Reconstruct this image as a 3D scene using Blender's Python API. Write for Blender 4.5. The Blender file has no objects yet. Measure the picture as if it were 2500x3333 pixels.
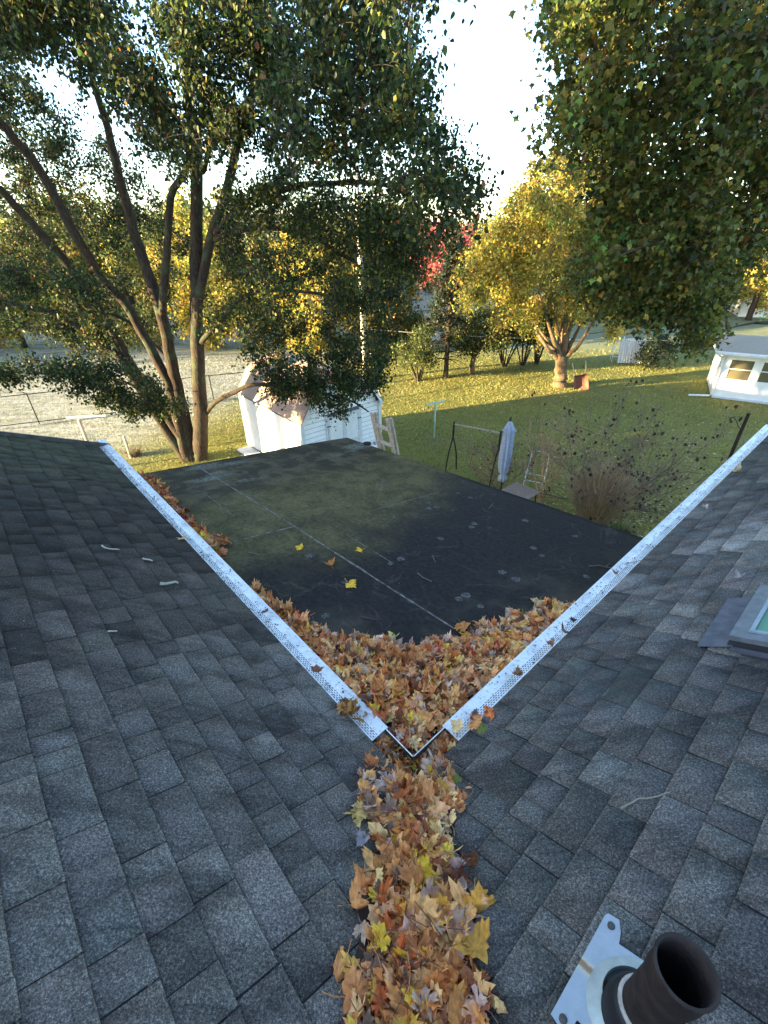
import bpy, math, random
import numpy as np
from mathutils import Matrix, Vector
random.seed(7)
RNG = np.random.default_rng(11)
R_ = math.radians
scene = bpy.context.scene
COL = scene.collection

# ------------------------------------------------------------------ camera, sky, sun, exposure
CAM = np.array([0.0, 0.0, 7.0])
PITCH, ROLL, FPX = R_(32.0), R_(-0.8), 1491.0
_F = np.array([0, math.cos(PITCH), -math.sin(PITCH)])
_U0 = np.array([0, math.sin(PITCH), math.cos(PITCH)])
_R0 = np.array([1.0, 0, 0])
_R = math.cos(ROLL) * _R0 + math.sin(ROLL) * _U0
_U = -math.sin(ROLL) * _R0 + math.cos(ROLL) * _U0
cam_d = bpy.data.cameras.new("camera")
cam = bpy.data.objects.new("camera", cam_d)
COL.objects.link(cam)
cam_d.sensor_fit = 'HORIZONTAL'
cam_d.sensor_width = 36.0
cam_d.lens = FPX / 2500 * 36
cam_d.clip_start = 0.05
cam_d.clip_end = 1500
M = Matrix.Identity(4)
for r in range(3):
    M[r][0], M[r][1], M[r][2], M[r][3] = _R[r], _U[r], -_F[r], CAM[r]
cam.matrix_world = M
scene.camera = cam

SUN_AZ, SUN_EL = 252.7, 8.5          # compass bearing of the sun (0 = +Y, clockwise)
world = bpy.data.worlds.new("World")
scene.world = world
world.use_nodes = True
wn = world.node_tree
bg = wn.nodes['Background']
sky = wn.nodes.new('ShaderNodeTexSky')
sky.sky_type = 'NISHITA'
sky.sun_disc = False
sky.sun_elevation = R_(SUN_EL)
sky.sun_rotation = R_(SUN_AZ)
sky.air_density = .8
sky.dust_density = .5
sky.ozone_density = 1.3
wn.links.new(sky.outputs[0], bg.inputs[0])
bg.inputs[1].default_value = 0.14
sun_d = bpy.data.lights.new("sun", 'SUN')
sun_d.energy = 5.0
sun_d.angle = R_(0.5)
sun_d.color = (1.0, 0.78, 0.42)
sun = bpy.data.objects.new("sun", sun_d)
COL.objects.link(sun)
_sd = Vector((math.sin(R_(SUN_AZ)) * math.cos(R_(SUN_EL)), math.cos(R_(SUN_AZ)) * math.cos(R_(SUN_EL)), math.sin(R_(SUN_EL))))
sun.rotation_euler = _sd.to_track_quat('Z', 'Y').to_euler()
scene.view_settings.view_transform = 'Standard'
scene.view_settings.look = 'None'
scene.view_settings.gamma = 1
scene.view_settings.use_curve_mapping = False
scene.view_settings.exposure = 2.92

# ------------------------------------------------------------------ measuring helpers
def ray(px, py): return _R * (px - 1250) + _U * (1666.5 - py) + _F * FPX
def at_z(px, py, z=0.0):
    d = ray(px, py); return CAM + d * ((z - CAM[2]) / d[2])
def at_y(px, py, y):
    d = ray(px, py); return CAM + d * (y / d[1])

# ------------------------------------------------------------------ object helpers
def put(o, parent=None, label=None, cat=None, group=None, kind=None):
    COL.objects.link(o)
    if parent is not None: o.parent = parent
    if label: o['label'] = label
    if cat: o['category'] = cat
    if group: o['group'] = group
    if kind: o['kind'] = kind
    return o
def empty(name, loc=(0, 0, 0), rz=0.0, **k):
    o = bpy.data.objects.new(name, None)
    o.empty_display_size = 0.2
    o.location = [float(v) for v in loc]; o.rotation_euler = (0, 0, rz)
    return put(o, **k)

class MB:
    """collects polygons with a per-vertex colour"""
    def __init__(s): s.v = []; s.f = []; s.c = []
    def add(s, vs, fs, col=(1, 1, 1)):
        b = len(s.v)
        s.v += [tuple(map(float, p)) for p in vs]
        s.f += [tuple(b + i for i in f) for f in fs]
        s.c += [tuple(col)] * len(vs)
        return s
    def box(s, c, d, rot=None, col=(1, 1, 1)):
        hx, hy, hz = d[0] / 2, d[1] / 2, d[2] / 2
        vs = [Vector((x, y, z)) for z in (-hz, hz) for y in (-hy, hy) for x in (-hx, hx)]
        if rot is not None: vs = [rot @ v for v in vs]
        vs = [v + Vector([float(q) for q in c]) for v in vs]
        return s.add(vs, [(0, 2, 3, 1), (4, 5, 7, 6), (0, 1, 5, 4), (2, 6, 7, 3), (0, 4, 6, 2), (1, 3, 7, 5)], col)
    def beam(s, p, q, w, h=None, up=(0, 0, 1), col=(1, 1, 1)):
        p = Vector([float(t) for t in p]); q = Vector([float(t) for t in q]); h = h or w
        d = (q - p); L = d.length; d.normalize(); u = Vector(up)
        x = d.cross(u)
        if x.length < 1e-4: x = d.cross(Vector((1, 0, 0)))
        x.normalize(); u = x.cross(d)
        rot = Matrix((x, d, u)).transposed()
        return s.box((p + q) / 2, (w, L, h), rot, col)
    def tube(s, pts, rad, n=8, col=(1, 1, 1), cap=True):
        pts = [Vector([float(t) for t in p]) for p in pts]
        if not hasattr(rad, '__len__'): rad = [rad] * len(pts)
        vs = []; fs = []; ref = Vector((0.3, 0.2, 1)).normalized()
        for i, p in enumerate(pts):
            d = (pts[min(i + 1, len(pts) - 1)] - pts[max(i - 1, 0)]).normalized()
            x = d.cross(ref)
            if x.length < .05: x = d.cross(Vector((1, 0, 0)))
            x.normalize(); y = d.cross(x)
            for k in range(n):
                a = 2 * math.pi * k / n
                vs.append(p + (x * math.cos(a) + y * math.sin(a)) * rad[i])
        for i in range(len(pts) - 1):
            for k in range(n):
                a, b = i * n + k, i * n + (k + 1) % n
                fs.append((a, b, b + n, a + n))
        if cap:
            fs.append(tuple(range(n))[::-1]); fs.append(tuple((len(pts) - 1) * n + k for k in range(n)))
        return s.add(vs, fs, col)
    def lathe(s, prof, n=24, org=(0, 0, 0), col=(1, 1, 1), rot=None):
        vs = []; fs = []
        for r, z in prof:
            for k in range(n):
                a = 2 * math.pi * k / n
                v = Vector((r * math.cos(a), r * math.sin(a), z))
                if rot is not None: v = rot @ v
                vs.append(v + Vector([float(t) for t in org]))
        for i in range(len(prof) - 1):
            for k in range(n):
                a, b = i * n + k, i * n + (k + 1) % n
                fs.append((a, b, b + n, a + n))
        return s.add(vs, fs, col)
    def build(s, name, mat, parent=None, smooth=False, **k):
        me = bpy.data.meshes.new(name)
        me.from_pydata(s.v, [], s.f)
        ca = me.color_attributes.new('Col', 'FLOAT_COLOR', 'POINT')
        buf = np.ones((len(s.v), 4), np.float32); buf[:, :3] = np.array(s.c, np.float32).reshape(-1, 3)
        ca.data.foreach_set('color', buf.ravel())
        if smooth: me.polygons.foreach_set('use_smooth', [True] * len(me.polygons))
        me.materials.append(mat)
        me.update()
        return put(bpy.data.objects.new(name, me), parent=parent, **k)

def mesh_np(name, V, F, C, mat, parent=None, smooth=False, **k):
    """V (n,3), F (m,k) all faces with k corners (or list of such), C (n,3)"""
    Fs = F if isinstance(F, list) else [F]
    me = bpy.data.meshes.new(name)
    me.vertices.add(len(V)); me.vertices.foreach_set('co', np.asarray(V, np.float32).ravel())
    tot = np.concatenate([np.full(len(f), f.shape[1], np.int32) for f in Fs])
    idx = np.concatenate([f.ravel() for f in Fs]).astype(np.int32)
    me.loops.add(len(idx)); me.loops.foreach_set('vertex_index', idx)
    st = np.concatenate([[0], np.cumsum(tot)[:-1]]).astype(np.int32)
    me.polygons.add(len(tot)); me.polygons.foreach_set('loop_start', st); me.polygons.foreach_set('loop_total', tot)
    if smooth: me.polygons.foreach_set('use_smooth', np.ones(len(tot), bool))
    ca = me.color_attributes.new('Col', 'FLOAT_COLOR', 'POINT')
    buf = np.ones((len(V), 4), np.float32); buf[:, :3] = C
    ca.data.foreach_set('color', buf.ravel())
    me.update(calc_edges=True); me.validate()
    me.materials.append(mat)
    return put(bpy.data.objects.new(name, me), parent=parent, **k)

# ------------------------------------------------------------------ material helpers
class NT:
    def __init__(s, name):
        s.m = bpy.data.materials.new(name); s.m.use_nodes = True
        s.t = s.m.node_tree; s.t.nodes.clear()
        s.out = s.t.nodes.new('ShaderNodeOutputMaterial')
    def n(s, typ, ins=None, **props):
        nd = s.t.nodes.new(typ)
        for k, v in props.items(): setattr(nd, k, v)
        for k, v in (ins or {}).items():
            if isinstance(v, bpy.types.NodeSocket): s.t.links.new(v, nd.inputs[k])
            else: nd.inputs[k].default_value = v
        return nd
    def pos(s): return s.n('ShaderNodeNewGeometry').outputs['Position']
    def obj(s): return s.n('ShaderNodeTexCoord').outputs['Object']
    def col(s): return s.n('ShaderNodeVertexColor', layer_name='Col').outputs['Color']
    def noise(s, vec, scale, detail=3, rough=.55, dist=0.0):
        return s.n('ShaderNodeTexNoise', {'Vector': vec, 'Scale': scale, 'Detail': detail, 'Roughness': rough, 'Distortion': dist}).outputs[0]
    def ramp(s, fac, stops, interp='LINEAR'):
        nd = s.n('ShaderNodeValToRGB', {'Fac': fac}); cr = nd.color_ramp; cr.interpolation = interp
        while len(cr.elements) > 1: cr.elements.remove(cr.elements[-1])
        for i, (p, c) in enumerate(stops):
            e = cr.elements[0] if i == 0 else cr.elements.new(p)
            e.position = p
            c = (c, c, c) if isinstance(c, (int, float)) else c
            e.color = (*c, 1)
        return nd.outputs[0]
    def math(s, op, a, b=0.0, c=None, clamp=False):
        ins = {0: a, 1: b}
        if c is not None: ins[2] = c
        return s.n('ShaderNodeMath', ins, operation=op, use_clamp=clamp).outputs[0]
    def mix(s, fac, a, b, mode='MIX'):
        nd = s.t.nodes.new('ShaderNodeMix'); nd.data_type = 'RGBA'; nd.blend_type = mode
        for sock, v in ((nd.inputs[0], fac), (nd.inputs[6], a), (nd.inputs[7], b)):
            if isinstance(v, bpy.types.NodeSocket): s.t.links.new(v, sock)
            elif sock == nd.inputs[0]: sock.default_value = v
            else: sock.default_value = (*v, 1) if len(v) == 3 else v
        return nd.outputs[2]
    def sstep(s, v, lo, hi):
        return s.n('ShaderNodeMapRange', {'Value': v, 'From Min': lo, 'From Max': hi, 'To Min': 0.0, 'To Max': 1.0}, interpolation_type='SMOOTHSTEP').outputs[0]
    def bump(s, h, strength=.5, dist=.01, normal=None):
        ins = {'Height': h, 'Strength': strength, 'Distance': dist}
        if normal is not None: ins['Normal'] = normal
        return s.n('ShaderNodeBump', ins).outputs[0]
    def bsdf(s, base, rough=.8, normal=None, metallic=0.0, spec=.5, **kw):
        ins = {'Base Color': base if isinstance(base, bpy.types.NodeSocket) else (*base, 1), 'Roughness': rough, 'Metallic': metallic, 'Specular IOR Level': spec}
        ins.update(kw)
        if normal is not None: ins['Normal'] = normal
        return s.n('ShaderNodeBsdfPrincipled', ins)
    def done(s, sh):
        s.t.links.new(sh.outputs[0], s.out.inputs[0]); return s.m

def simple(name, base, rough=.7, metallic=0.0, ns=8.0, amt=.25, bump=.2, bs=60.0, spec=.4, use_col=False):
    t = NT(name); p = t.pos()
    n1 = t.noise(p, ns, 4)
    f = t.n('ShaderNodeMapRange', {'Value': n1, 'From Min': .3, 'From Max': .7, 'To Min': 1 - amt, 'To Max': 1 + amt}).outputs[0]
    c = t.mix(1.0, t.col() if use_col else base, t.n('ShaderNodeCombineColor', {0: f, 1: f, 2: f}).outputs[0], 'MULTIPLY')
    nb = t.bump(t.noise(p, bs, 3), bump, .01)
    return t.done(t.bsdf(c, rough, nb, metallic, spec))

# leaf material with real light transmission
def leaf_mat(name, trans=.35, rough=.5, vein=0.0, spec=.3):
    t = NT(name)
    c = t.col()
    p = t.pos()
    n = t.noise(p, 45.0, 2)
    f = t.n('ShaderNodeMapRange', {'Value': n, 'From Min': .3, 'From Max': .7, 'To Min': .72, 'To Max': 1.25}).outputs[0]
    c2 = t.mix(1.0, c, t.n('ShaderNodeCombineColor', {0: f, 1: f, 2: f}).outputs[0], 'MULTIPLY')
    b = t.bsdf(c2, rough, t.bump(n, .2, .004), 0.0, spec)
    tr = t.n('ShaderNodeBsdfTranslucent', {'Color': c2})
    mx = t.n('ShaderNodeMixShader', {0: trans, 1: b.outputs[0], 2: tr.outputs[0]})
    return t.done(mx)
M_LEAF = leaf_mat('tree_leaf', .4)
M_DRYLEAF = leaf_mat('dry_leaf', .12, .65)

def bark_mat(name, a, b, scale=1.0):
    t = NT(name); p = t.pos()
    mp = t.n('ShaderNodeMapping', {'Vector': p, 'Scale': (14 * scale, 14 * scale, 2.2 * scale)}).outputs[0]
    n1 = t.noise(mp, 2.0, 6, .65, .6)
    n2 = t.noise(p, 2.3, 3)
    c = t.ramp(n1, [(.3, a), (.7, b)])
    c = t.mix(t.sstep(n2, .5, .7), c, (.07, .085, .05))
    return t.done(t.bsdf(c, .9, t.bump(n1, .9, .03), spec=.15))
M_BARK = bark_mat('grey_bark', (.016, .012, .010), (.095, .070, .052))
M_BARK2 = bark_mat('pale_bark', (.07, .045, .03), (.30, .19, .11))
M_TWIG = simple('twig_bark', (.075, .055, .04), .9, bump=.3)
M_TWIG2 = simple('shrub_twig', (.22, .15, .10), .9, bump=.3, use_col=True)
M_GRASS = leaf_mat('grass_blade', .25, .6)

# shingles: granules over a per-piece colour
AZR0 = R_(48.4)
def shingle_mat():
    t = NT('asphalt_shingle'); p = t.pos(); c = t.col()
    g1 = t.noise(p, 330.0, 2, .7)
    g2 = t.noise(p, 135.0, 2, .7)
    g3 = t.noise(p, 5.0, 4, .6)
    gm = t.math('ADD', t.math('MULTIPLY', g1, .5), t.math('MULTIPLY', g2, .5))
    f = t.ramp(gm, [(.36, .26), (.46, .72), (.54, 1.22), (.63, 2.6)])
    cc = t.mix(1.0, c, f, 'MULTIPLY')
    f3 = t.mix(1.0, t.ramp(g3, [(.3, .72), (.7, 1.28)]), t.ramp(t.noise(t.n('ShaderNodeMapping', {'Vector': p, 'Rotation': (0, 0, -AZR0), 'Scale': (1.0, 4.0, 1.0)}).outputs[0], 2.2, 4, .65, .5), [(.38, .62), (.5, 1.0), (.66, 1.16)]), 'MULTIPLY')
    cc = t.mix(1.0, cc, f3, 'MULTIPLY')
    # rusty / pale granules
    w = t.n('ShaderNodeTexVoronoi', {'Vector': p, 'Scale': 150.0}, feature='F1')
    pale = t.sstep(w.outputs['Color'], .93, .97)
    cc = t.mix(t.math('MULTIPLY', pale, .5), cc, (.30, .31, .31))
    # lichen and dirt that washes down
    n4 = t.noise(p, 1.3, 4, .6, .5)
    cc = t.mix(t.math('MULTIPLY', t.sstep(n4, .58, .78), .22), cc, (.10, .115, .105))
    return t.done(t.bsdf(cc, .92, t.bump(gm, .8, .006), spec=.25))
M_SHINGLE = shingle_mat()

def membrane_mat():
    t = NT('rubber_membrane'); o = t.obj(); 
    sx = t.n('ShaderNodeSeparateXYZ', {0: o}); a, b = sx.outputs[0], sx.outputs[1]
    n1 = t.noise(o, 1.1, 5, .6, .3); n2 = t.noise(o, 3.2, 5, .65, .4); n3 = t.noise(o, 26.0, 4, .7); n4 = t.noise(o, 120.0, 3, .7)
    # stretched streaks along the fall
    st = t.noise(t.n('ShaderNodeMapping', {'Vector': o, 'Scale': (1.0, 3.2, 1.0)}).outputs[0], .9, 4, .6, .2)
    black = t.ramp(n3, [(.3, (.011, .0095, .0088)), (.7, (.031, .027, .024))])
    # algae: beyond a ~ 2.15, further out towards the right edge
    edge = t.math('SUBTRACT', t.math('ADD', a, t.math('MULTIPLY', t.math('SUBTRACT', n1, .5), 1.9)), t.math('ADD', 2.05, t.math('MULTIPLY', t.math('MAXIMUM', t.math('SUBTRACT', b, 1.9), 0.0), .42)))
    alg = t.math('MULTIPLY', t.sstep(edge, -.5, .6), t.ramp(n2, [(.28, .35), (.6, 1.0)]))
    green = t.mix(n2, (.098, .080, .030), (.170, .140, .062))
    green = t.mix(1.0, green, t.ramp(n3, [(.3, .6), (.7, 1.35)]), 'MULTIPLY')
    c = t.mix(t.math('MULTIPLY', alg, .9), black, green)
    # the far end turns dark again, brownish at the corner
    far = t.sstep(t.math('ADD', a, t.math('MULTIPLY', st, 1.2)), 4.1, 5.0)
    dark = t.mix(t.sstep(n2, .42, .6), (.034, .029, .020), (.090, .072, .045))
    c = t.mix(t.math('MULTIPLY', far, .8), c, dark)
    # pale lichen patches far out
    pl = t.math('MULTIPLY', t.sstep(t.noise(t.n('ShaderNodeMapping', {'Vector': o, 'Location': (3.1, 1.7, 0), 'Scale': (1.6, .55, 1)}).outputs[0], 1.5, 5, .62), .56, .67), t.sstep(a, 3.7, 4.4))
    c = t.mix(t.math('MULTIPLY', pl, t.ramp(n3, [(.4, .1), (.62, .9)])), c, (.20, .21, .17))
    # brown scum by the leaf pile and towards the right eave
    q = t.math('SUBTRACT', 2.0, t.math('ADD', a, t.math('MULTIPLY', b, .35)))
    sc = t.math('MULTIPLY', t.sstep(q, .35, .95), t.sstep(n1, .44, .58))
    c = t.mix(t.math('MULTIPLY', sc, .85), c, t.mix(n2, (.036, .030, .022), (.092, .075, .054)))
    # dusty film & speckle
    c = t.mix(t.math('MULTIPLY', t.sstep(n4, .6, .75), .16), c, (.12, .12, .11))
    sp = t.n('ShaderNodeTexVoronoi', {'Vector': o, 'Scale': 9.0}, feature='F1')
    c = t.mix(t.math('MULTIPLY', t.math('LESS_THAN', sp.outputs['Distance'], .035), .6), c, (.25, .25, .23))
    rough = t.math('ADD', .72, t.math('MULTIPLY', alg, .25), clamp=True)
    rg_ = t.n('ShaderNodeTexNoise', {'Vector': o, 'Scale': 1.7, 'Detail': 3.0, 'Roughness': .5, 'Distortion': 1.2}).outputs[0]
    ringm = t.math('MULTIPLY', t.sstep(t.math('ABSOLUTE', t.math('SUBTRACT', rg_, .5)), .016, .004), t.sstep(n2, .45, .6))
    c = t.mix(t.math('MULTIPLY', ringm, .35), c, (.10, .09, .07))
    h = t.math('ADD', t.math('MULTIPLY', n3, .6), t.math('MULTIPLY', n1, 3.0))
    return t.done(t.bsdf(c, rough, t.bump(h, .45, .012), spec=.14))
M_MEMB = membrane_mat()

def guard_mat():
    t = NT('white_aluminium'); p = t.pos()
    n1 = t.noise(p, 7.0, 5, .65); n2 = t.noise(p, 60.0, 4, .7)
    c = t.mix(t.math('MULTIPLY', t.sstep(n1, .44, .70), .55), (.80, .80, .78), (.42, .42, .39))
    c = t.mix(t.math('MULTIPLY', t.sstep(n2, .54, .66), .6), c, (.20, .185, .16))
    return t.done(t.bsdf(c, .42, t.bump(n1, .15, .01), .25, .5))
M_GUARD = guard_mat()
M_DARKMETAL = simple('brown_metal', (.085, .075, .066), .55, .3, ns=14, amt=.4)
M_TROUGH = simple('gutter_inside', (.035, .033, .03), .9, ns=20, amt=.4)
M_WHITEPAINT = simple('white_paint', (.78, .78, .76), .6, ns=3, amt=.07, bump=.08)
M_WHITEMETAL = simple('white_metal', (.74, .75, .76), .45, .1, ns=9, amt=.1, bump=.05)
M_DECK = simple('roof_deck', (.012, .0125, .014), .95, ns=30)
M_GALV = None
def galv_mat():
    t = NT('galvanised_flashing'); p = t.pos(); o = t.obj()
    sx = t.n('ShaderNodeSeparateXYZ', {0: o})
    n1 = t.noise(p, 26.0, 4, .6); n2 = t.noise(p, 160.0, 2)
    c = t.mix(n1, (.29, .32, .35), (.46, .49, .51))
    c = t.mix(t.sstep(n2, .6, .8), c, (.3, .32, .34))
    # rust run: a stain of its own down the middle of the plate
    d = t.math('ABSOLUTE', t.math('SUBTRACT', sx.outputs[1], t.math('ADD', .015, t.math('MULTIPLY', n1, .02))))
    wid = t.sstep(d, .028, .006)
    rust = t.mix(t.sstep(d, .013, .004), (.55, .50, .36), (.30, .15, .055))
    c = t.mix(t.math('MULTIPLY', wid, .9), c, rust)
    return t.done(t.bsdf(c, .45, t.bump(n1, .1, .005), .35))
M_GALV = galv_mat()
M_RUBBER = simple('black_rubber', (.012, .012, .013), .6, ns=30, bump=.15)
M_IRON = simple('rusty_iron', (.034, .022, .018), .75, .35, ns=22, amt=.5, bump=.4)
M_BLACKIN = simple('pipe_black', (.006, .005, .0045), .95)  # near-black colour for the inside of the vent pipe
M_SIDING = simple('white_siding', (.80, .80, .80), .55, ns=5, amt=.05, bump=.05)
M_TRIM = simple('grey_trim', (.62, .63, .64), .6, ns=5, amt=.08)
M_PINKROOF = simple('brown_shingle', (.36, .27, .22), .9, ns=30, amt=.35, bump=.4)
M_BEIGEROOF = simple('beige_shingle', (.33, .27, .20), .9, ns=30, amt=.2, bump=.3)
M_WOOD = simple('weathered_wood', (.42, .33, .24), .8, ns=22, amt=.3)
M_RUST = simple('rust', (.16, .075, .04), .85, .2, ns=25, amt=.4, bump=.4)
M_REDRUST = simple('faded_red_steel', (.19, .085, .06), .75, .1, ns=18, amt=.35)
M_GREENPAINT = simple('mint_paint', (.42, .58, .42), .6, ns=10, amt=.15)
M_FABRIC = simple('grey_blue_canvas', (.36, .41, .52), .9, ns=16, amt=.12, bump=.2)
M_STEEL = simple('galvanised_steel', (.35, .36, .37), .45, .6, ns=10)
M_FENCE = simple('dark_fence_steel', (.05, .05, .05), .6, .4)
M_POLE = simple('pole_wood', (.50, .44, .35), .85, ns=12, amt=.25)
M_BRICK = simple('red_brick', (.28, .09, .06), .9, ns=20, amt=.25)
M_CABLE = simple('pale_cable', (.5, .48, .42), .6)
M_PLATE = simple('fastener_plate', (.075, .070, .063), .9, ns=45, amt=.95, bump=.4)
M_SEAM = simple('seam_tape', (.125, .115, .095), .9, ns=25, amt=.75, bump=.3)
M_TABLE = simple('brown_tabletop', (.26, .19, .15), .6, ns=12, amt=.2)
M_DRY = simple('dry_stem', (.3, .2, .12), .9, use_col=True)

def glass_mat(name, tint, rough=.05):
    t = NT(name)
    n = t.noise(t.pos(), 2.5, 3)
    c = t.mix(n, tint, tuple(min(1, v * 1.5) for v in tint))
    return t.done(t.bsdf(c, rough, None, 0.0, .9))
M_PANE = glass_mat('window_glass', (.10, .085, .05))
M_SKYPANE = glass_mat('skylight_glass', (.13, .26, .17), .16)

def ground_mat():
    t = NT('lawn'); p = t.pos()
    sx = t.n('ShaderNodeSeparateXYZ', {0: p}); x, y = sx.outputs[0], sx.outputs[1]
    n1 = t.noise(p, .35, 4, .6); n2 = t.noise(p, 2.2, 5, .65); n3 = t.noise(p, 14.0, 4, .7); n4 = t.noise(p, 70.0, 3, .75)
    c = t.mix(n2, (.155, .165, .042), (.285, .245, .066))
    c = t.mix(1.0, c, t.ramp(n3, [(.3, .62), (.7, 1.4)]), 'MULTIPLY')
    c = t.mix(1.0, c, t.ramp(n4, [(.3, .6), (.7, 1.5)]), 'MULTIPLY')
    c = t.mix(t.math('MULTIPLY', t.sstep(n1, .52, .68), .5), c, (.29, .22, .095))
    # frost lying on the open field to the left and the far grass
    fr = t.math('ADD', t.sstep(t.math('ADD', t.math('MULTIPLY', x, -1.0), t.math('MULTIPLY', y, .55)), 15.5, 21.0), t.sstep(y, 27.0, 36.0), clamp=True)
    fr = t.math('MULTIPLY', fr, t.ramp(n2, [(.25, .55), (.6, 1.0)]))
    stk = t.noise(t.n('ShaderNodeMapping', {'Vector': p, 'Rotation': (0, 0, .5), 'Scale': (.5, 2.4, 1.0)}).outputs[0], 1.1, 5, .7, .6)
    c = t.mix(t.math('MULTIPLY', fr, .8), c, t.mix(1.0, t.mix(t.sstep(stk, .35, .65), (.26, .27, .22), (.56, .54, .50)), t.ramp(n3, [(.3, .7), (.7, 1.2)]), 'MULTIPLY'))
    far = t.math('MULTIPLY', t.sstep(x, -14.0, -7.0), t.sstep(y, 27.0, 33.0))
    c = t.mix(t.math('MULTIPLY', far, .75), c, (.155, .185, .095))
    h = t.math('ADD', t.math('MULTIPLY', n3, 1.0), t.math('MULTIPLY', n4, .6))
    return t.done(t.bsdf(c, .95, t.bump(h, .8, .05), spec=.1))
M_GROUND = ground_mat()

# ------------------------------------------------------------------ ground
def ground_h(x, y):
    return 0.10 * math.sin(x * .11 + 1.3) * math.sin(y * .09) + .05 * math.sin(x * .37 + y * .21)
gx = np.concatenate([np.linspace(-420, -50, 12), np.linspace(-45, 45, 100), np.linspace(50, 420, 12)])
gy = np.concatenate([np.linspace(-420, -30, 10), np.linspace(-25, 65, 100), np.linspace(75, 620, 14)])
GX, GY = np.meshgrid(gx, gy)
fade = np.clip(1 - (np.hypot(GX, GY) - 60) / 60, 0, 1)
GZ = (0.10 * np.sin(GX * .11 + 1.3) * np.sin(GY * .09) + .05 * np.sin(GX * .37 + GY * .21)) * fade
ny, nx = GX.shape
ii = np.arange(ny * nx).reshape(ny, nx)
GF = np.stack([ii[:-1, :-1].ravel(), ii[:-1, 1:].ravel(), ii[1:, 1:].ravel(), ii[1:, :-1].ravel()], 1)
mesh_np('lawn', np.stack([GX.ravel(), GY.ravel(), GZ.ravel()], 1), GF, np.ones((nx * ny, 3)), M_GROUND, smooth=True,
        kind='structure')

# ------------------------------------------------------------------ the house under the camera
ZC = 4.8
AZL, AZR = R_(-41.6), R_(48.4)
eL = np.array([math.sin(AZL), math.cos(AZL), 0]); eR = np.array([math.sin(AZR), math.cos(AZR), 0])
CW = np.array([0.1258, 1.2626, ZC])
# local frame at the inner corner of the eaves: x along the left eave, y along the right eave (left-handed pair -> mirrored by hand)
def hp(a, b, z): return CW + a * eL + b * eR + np.array([0, 0, z])
def h_local(px, py, z0=0.0, ka=0.0, kb=0.0):
    d = ray(px, py); o = CAM - CW
    t = (z0 + ka * (o @ eL) + kb * (o @ eR) - o[2]) / (d[2] - ka * (d @ eL) - kb * (d @ eR))
    q = o + d * t
    return q @ eL, q @ eR, q[2]
S = .45                                # roof pitch
ZO = -.035
def zR(i): return S * i + ZO           # roof height at plan distance i above the eave line
FA, FB = -.08, -.14
def zF(a, b): return -.05 + FA * a + FB * b
def flat_at(px, py): return h_local(px, py, -.05, FA, FB)[:2]
def right_at(px, py):
    a, b, z = h_local(px, py, ZO, -S, 0); return -a, b
def left_at(px, py):
    a, b, z = h_local(px, py, ZO, 0, -S); return a, -b

house = empty('house', CW, label='house in the foreground whose dark shingled roofs meet in a valley above a flat roof', cat='house')
def hl(P):  # house-local coordinates (the empty is not rotated)
    return np.asarray(P) - CW
LA, LB, RUN = 5.2, 6.36, 2.7
def rect_slab(name, quad, thick, mat):
    q = [np.array(p, float) for p in quad]
    m = MB(); lo = [p - np.array([0, 0, thick]) for p in q]
    m.add([*q, *lo], [(0, 1, 2, 3), (7, 6, 5, 4), (0, 4, 5, 1), (1, 5, 6, 2), (2, 6, 7, 3), (3, 7, 4, 0)])
    return m
def LP(a, j, dz=0): return hl(hp(a, -j, zR(j) + dz))
def RP(b, i, dz=0): return hl(hp(-i, b, zR(i) + dz))
roofL = rect_slab('', [LP(-.10, .10), LP(LA, .10), LP(LA, RUN), LP(-RUN, RUN)], .12, None).build('shingle_roof', M_DECK, house)
roofR = rect_slab('', [RP(-.10, .10), RP(-RUN, RUN), RP(LB, RUN), RP(LB, .10)], .12, None).build('shingle_roof', M_DECK, house)
# far slopes beyond the ridges
rect_slab('', [LP(-RUN, RUN), LP(LA, RUN), hl(hp(LA, -2 * RUN, zR(0))), hl(hp(-2*RUN, -2 * RUN, zR(0)))], .12, None).build('back_roof', M_DECK, house)
rect_slab('', [RP(-RUN, RUN), hl(hp(-2 * RUN, -2*RUN, zR(0))), hl(hp(-2 * RUN, LB, zR(0))), RP(LB, RUN)], .12, None).build('back_roof', M_DECK, house)

def sh_color(u, v, side):
    """albedo of one shingle piece from its place on the slope (weather, lichen) and its own blend"""
    base = np.array([.118, .102, .086]) * RNG.choice([.72, .85, .95, 1.05, 1.15, 1.28], p=[.09, .2, .26, .25, .14, .06])
    base = base * (1 + RNG.normal(0, .02, 3) * np.array([1, .5, 1]))
    if side == 'L':
        k = np.clip((u - .45) / 2.1, 0, 1)             # the far half has gone black and mossy
        base = base * (1 - .70 * k) * np.array([1 + .12 * k, 1 + .02 * k, 1 - .1 * k])
        m = np.clip((u - 3.4) / 1.2, 0, 1)
        base = base * (1 - .3 * m) + np.array([.030, .032, .013]) * m
    else:
        # pale band where the lichen has been scraped
        k = math.exp(-((u - 2.75 - .25 * v) / .36) ** 2) * np.clip((v - .1) / .35, 0, 1)
        base = base * (1 + 1.15 * k * RNG.uniform(.6, 1.2))
        k = math.exp(-((u - 1.68) / .24) ** 2 - ((v - .58) / .20) ** 2)
        base = base * (1 + 1.0 * k * RNG.uniform(.3, 1.2))
        k2 = math.exp(-((u - 1.95) / .3) ** 2)
        base = base * (1 + .35 * k2 * RNG.random())
        d = math.exp(-((u - 1.2) / .45) ** 2) * .25
        base = base * (1 - d)
        m = np.clip((u - 3.3) / 1.5, 0, 1)
        base = base * (1 - .35 * m) + np.array([.014, .018, .012]) * m
    return base

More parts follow.
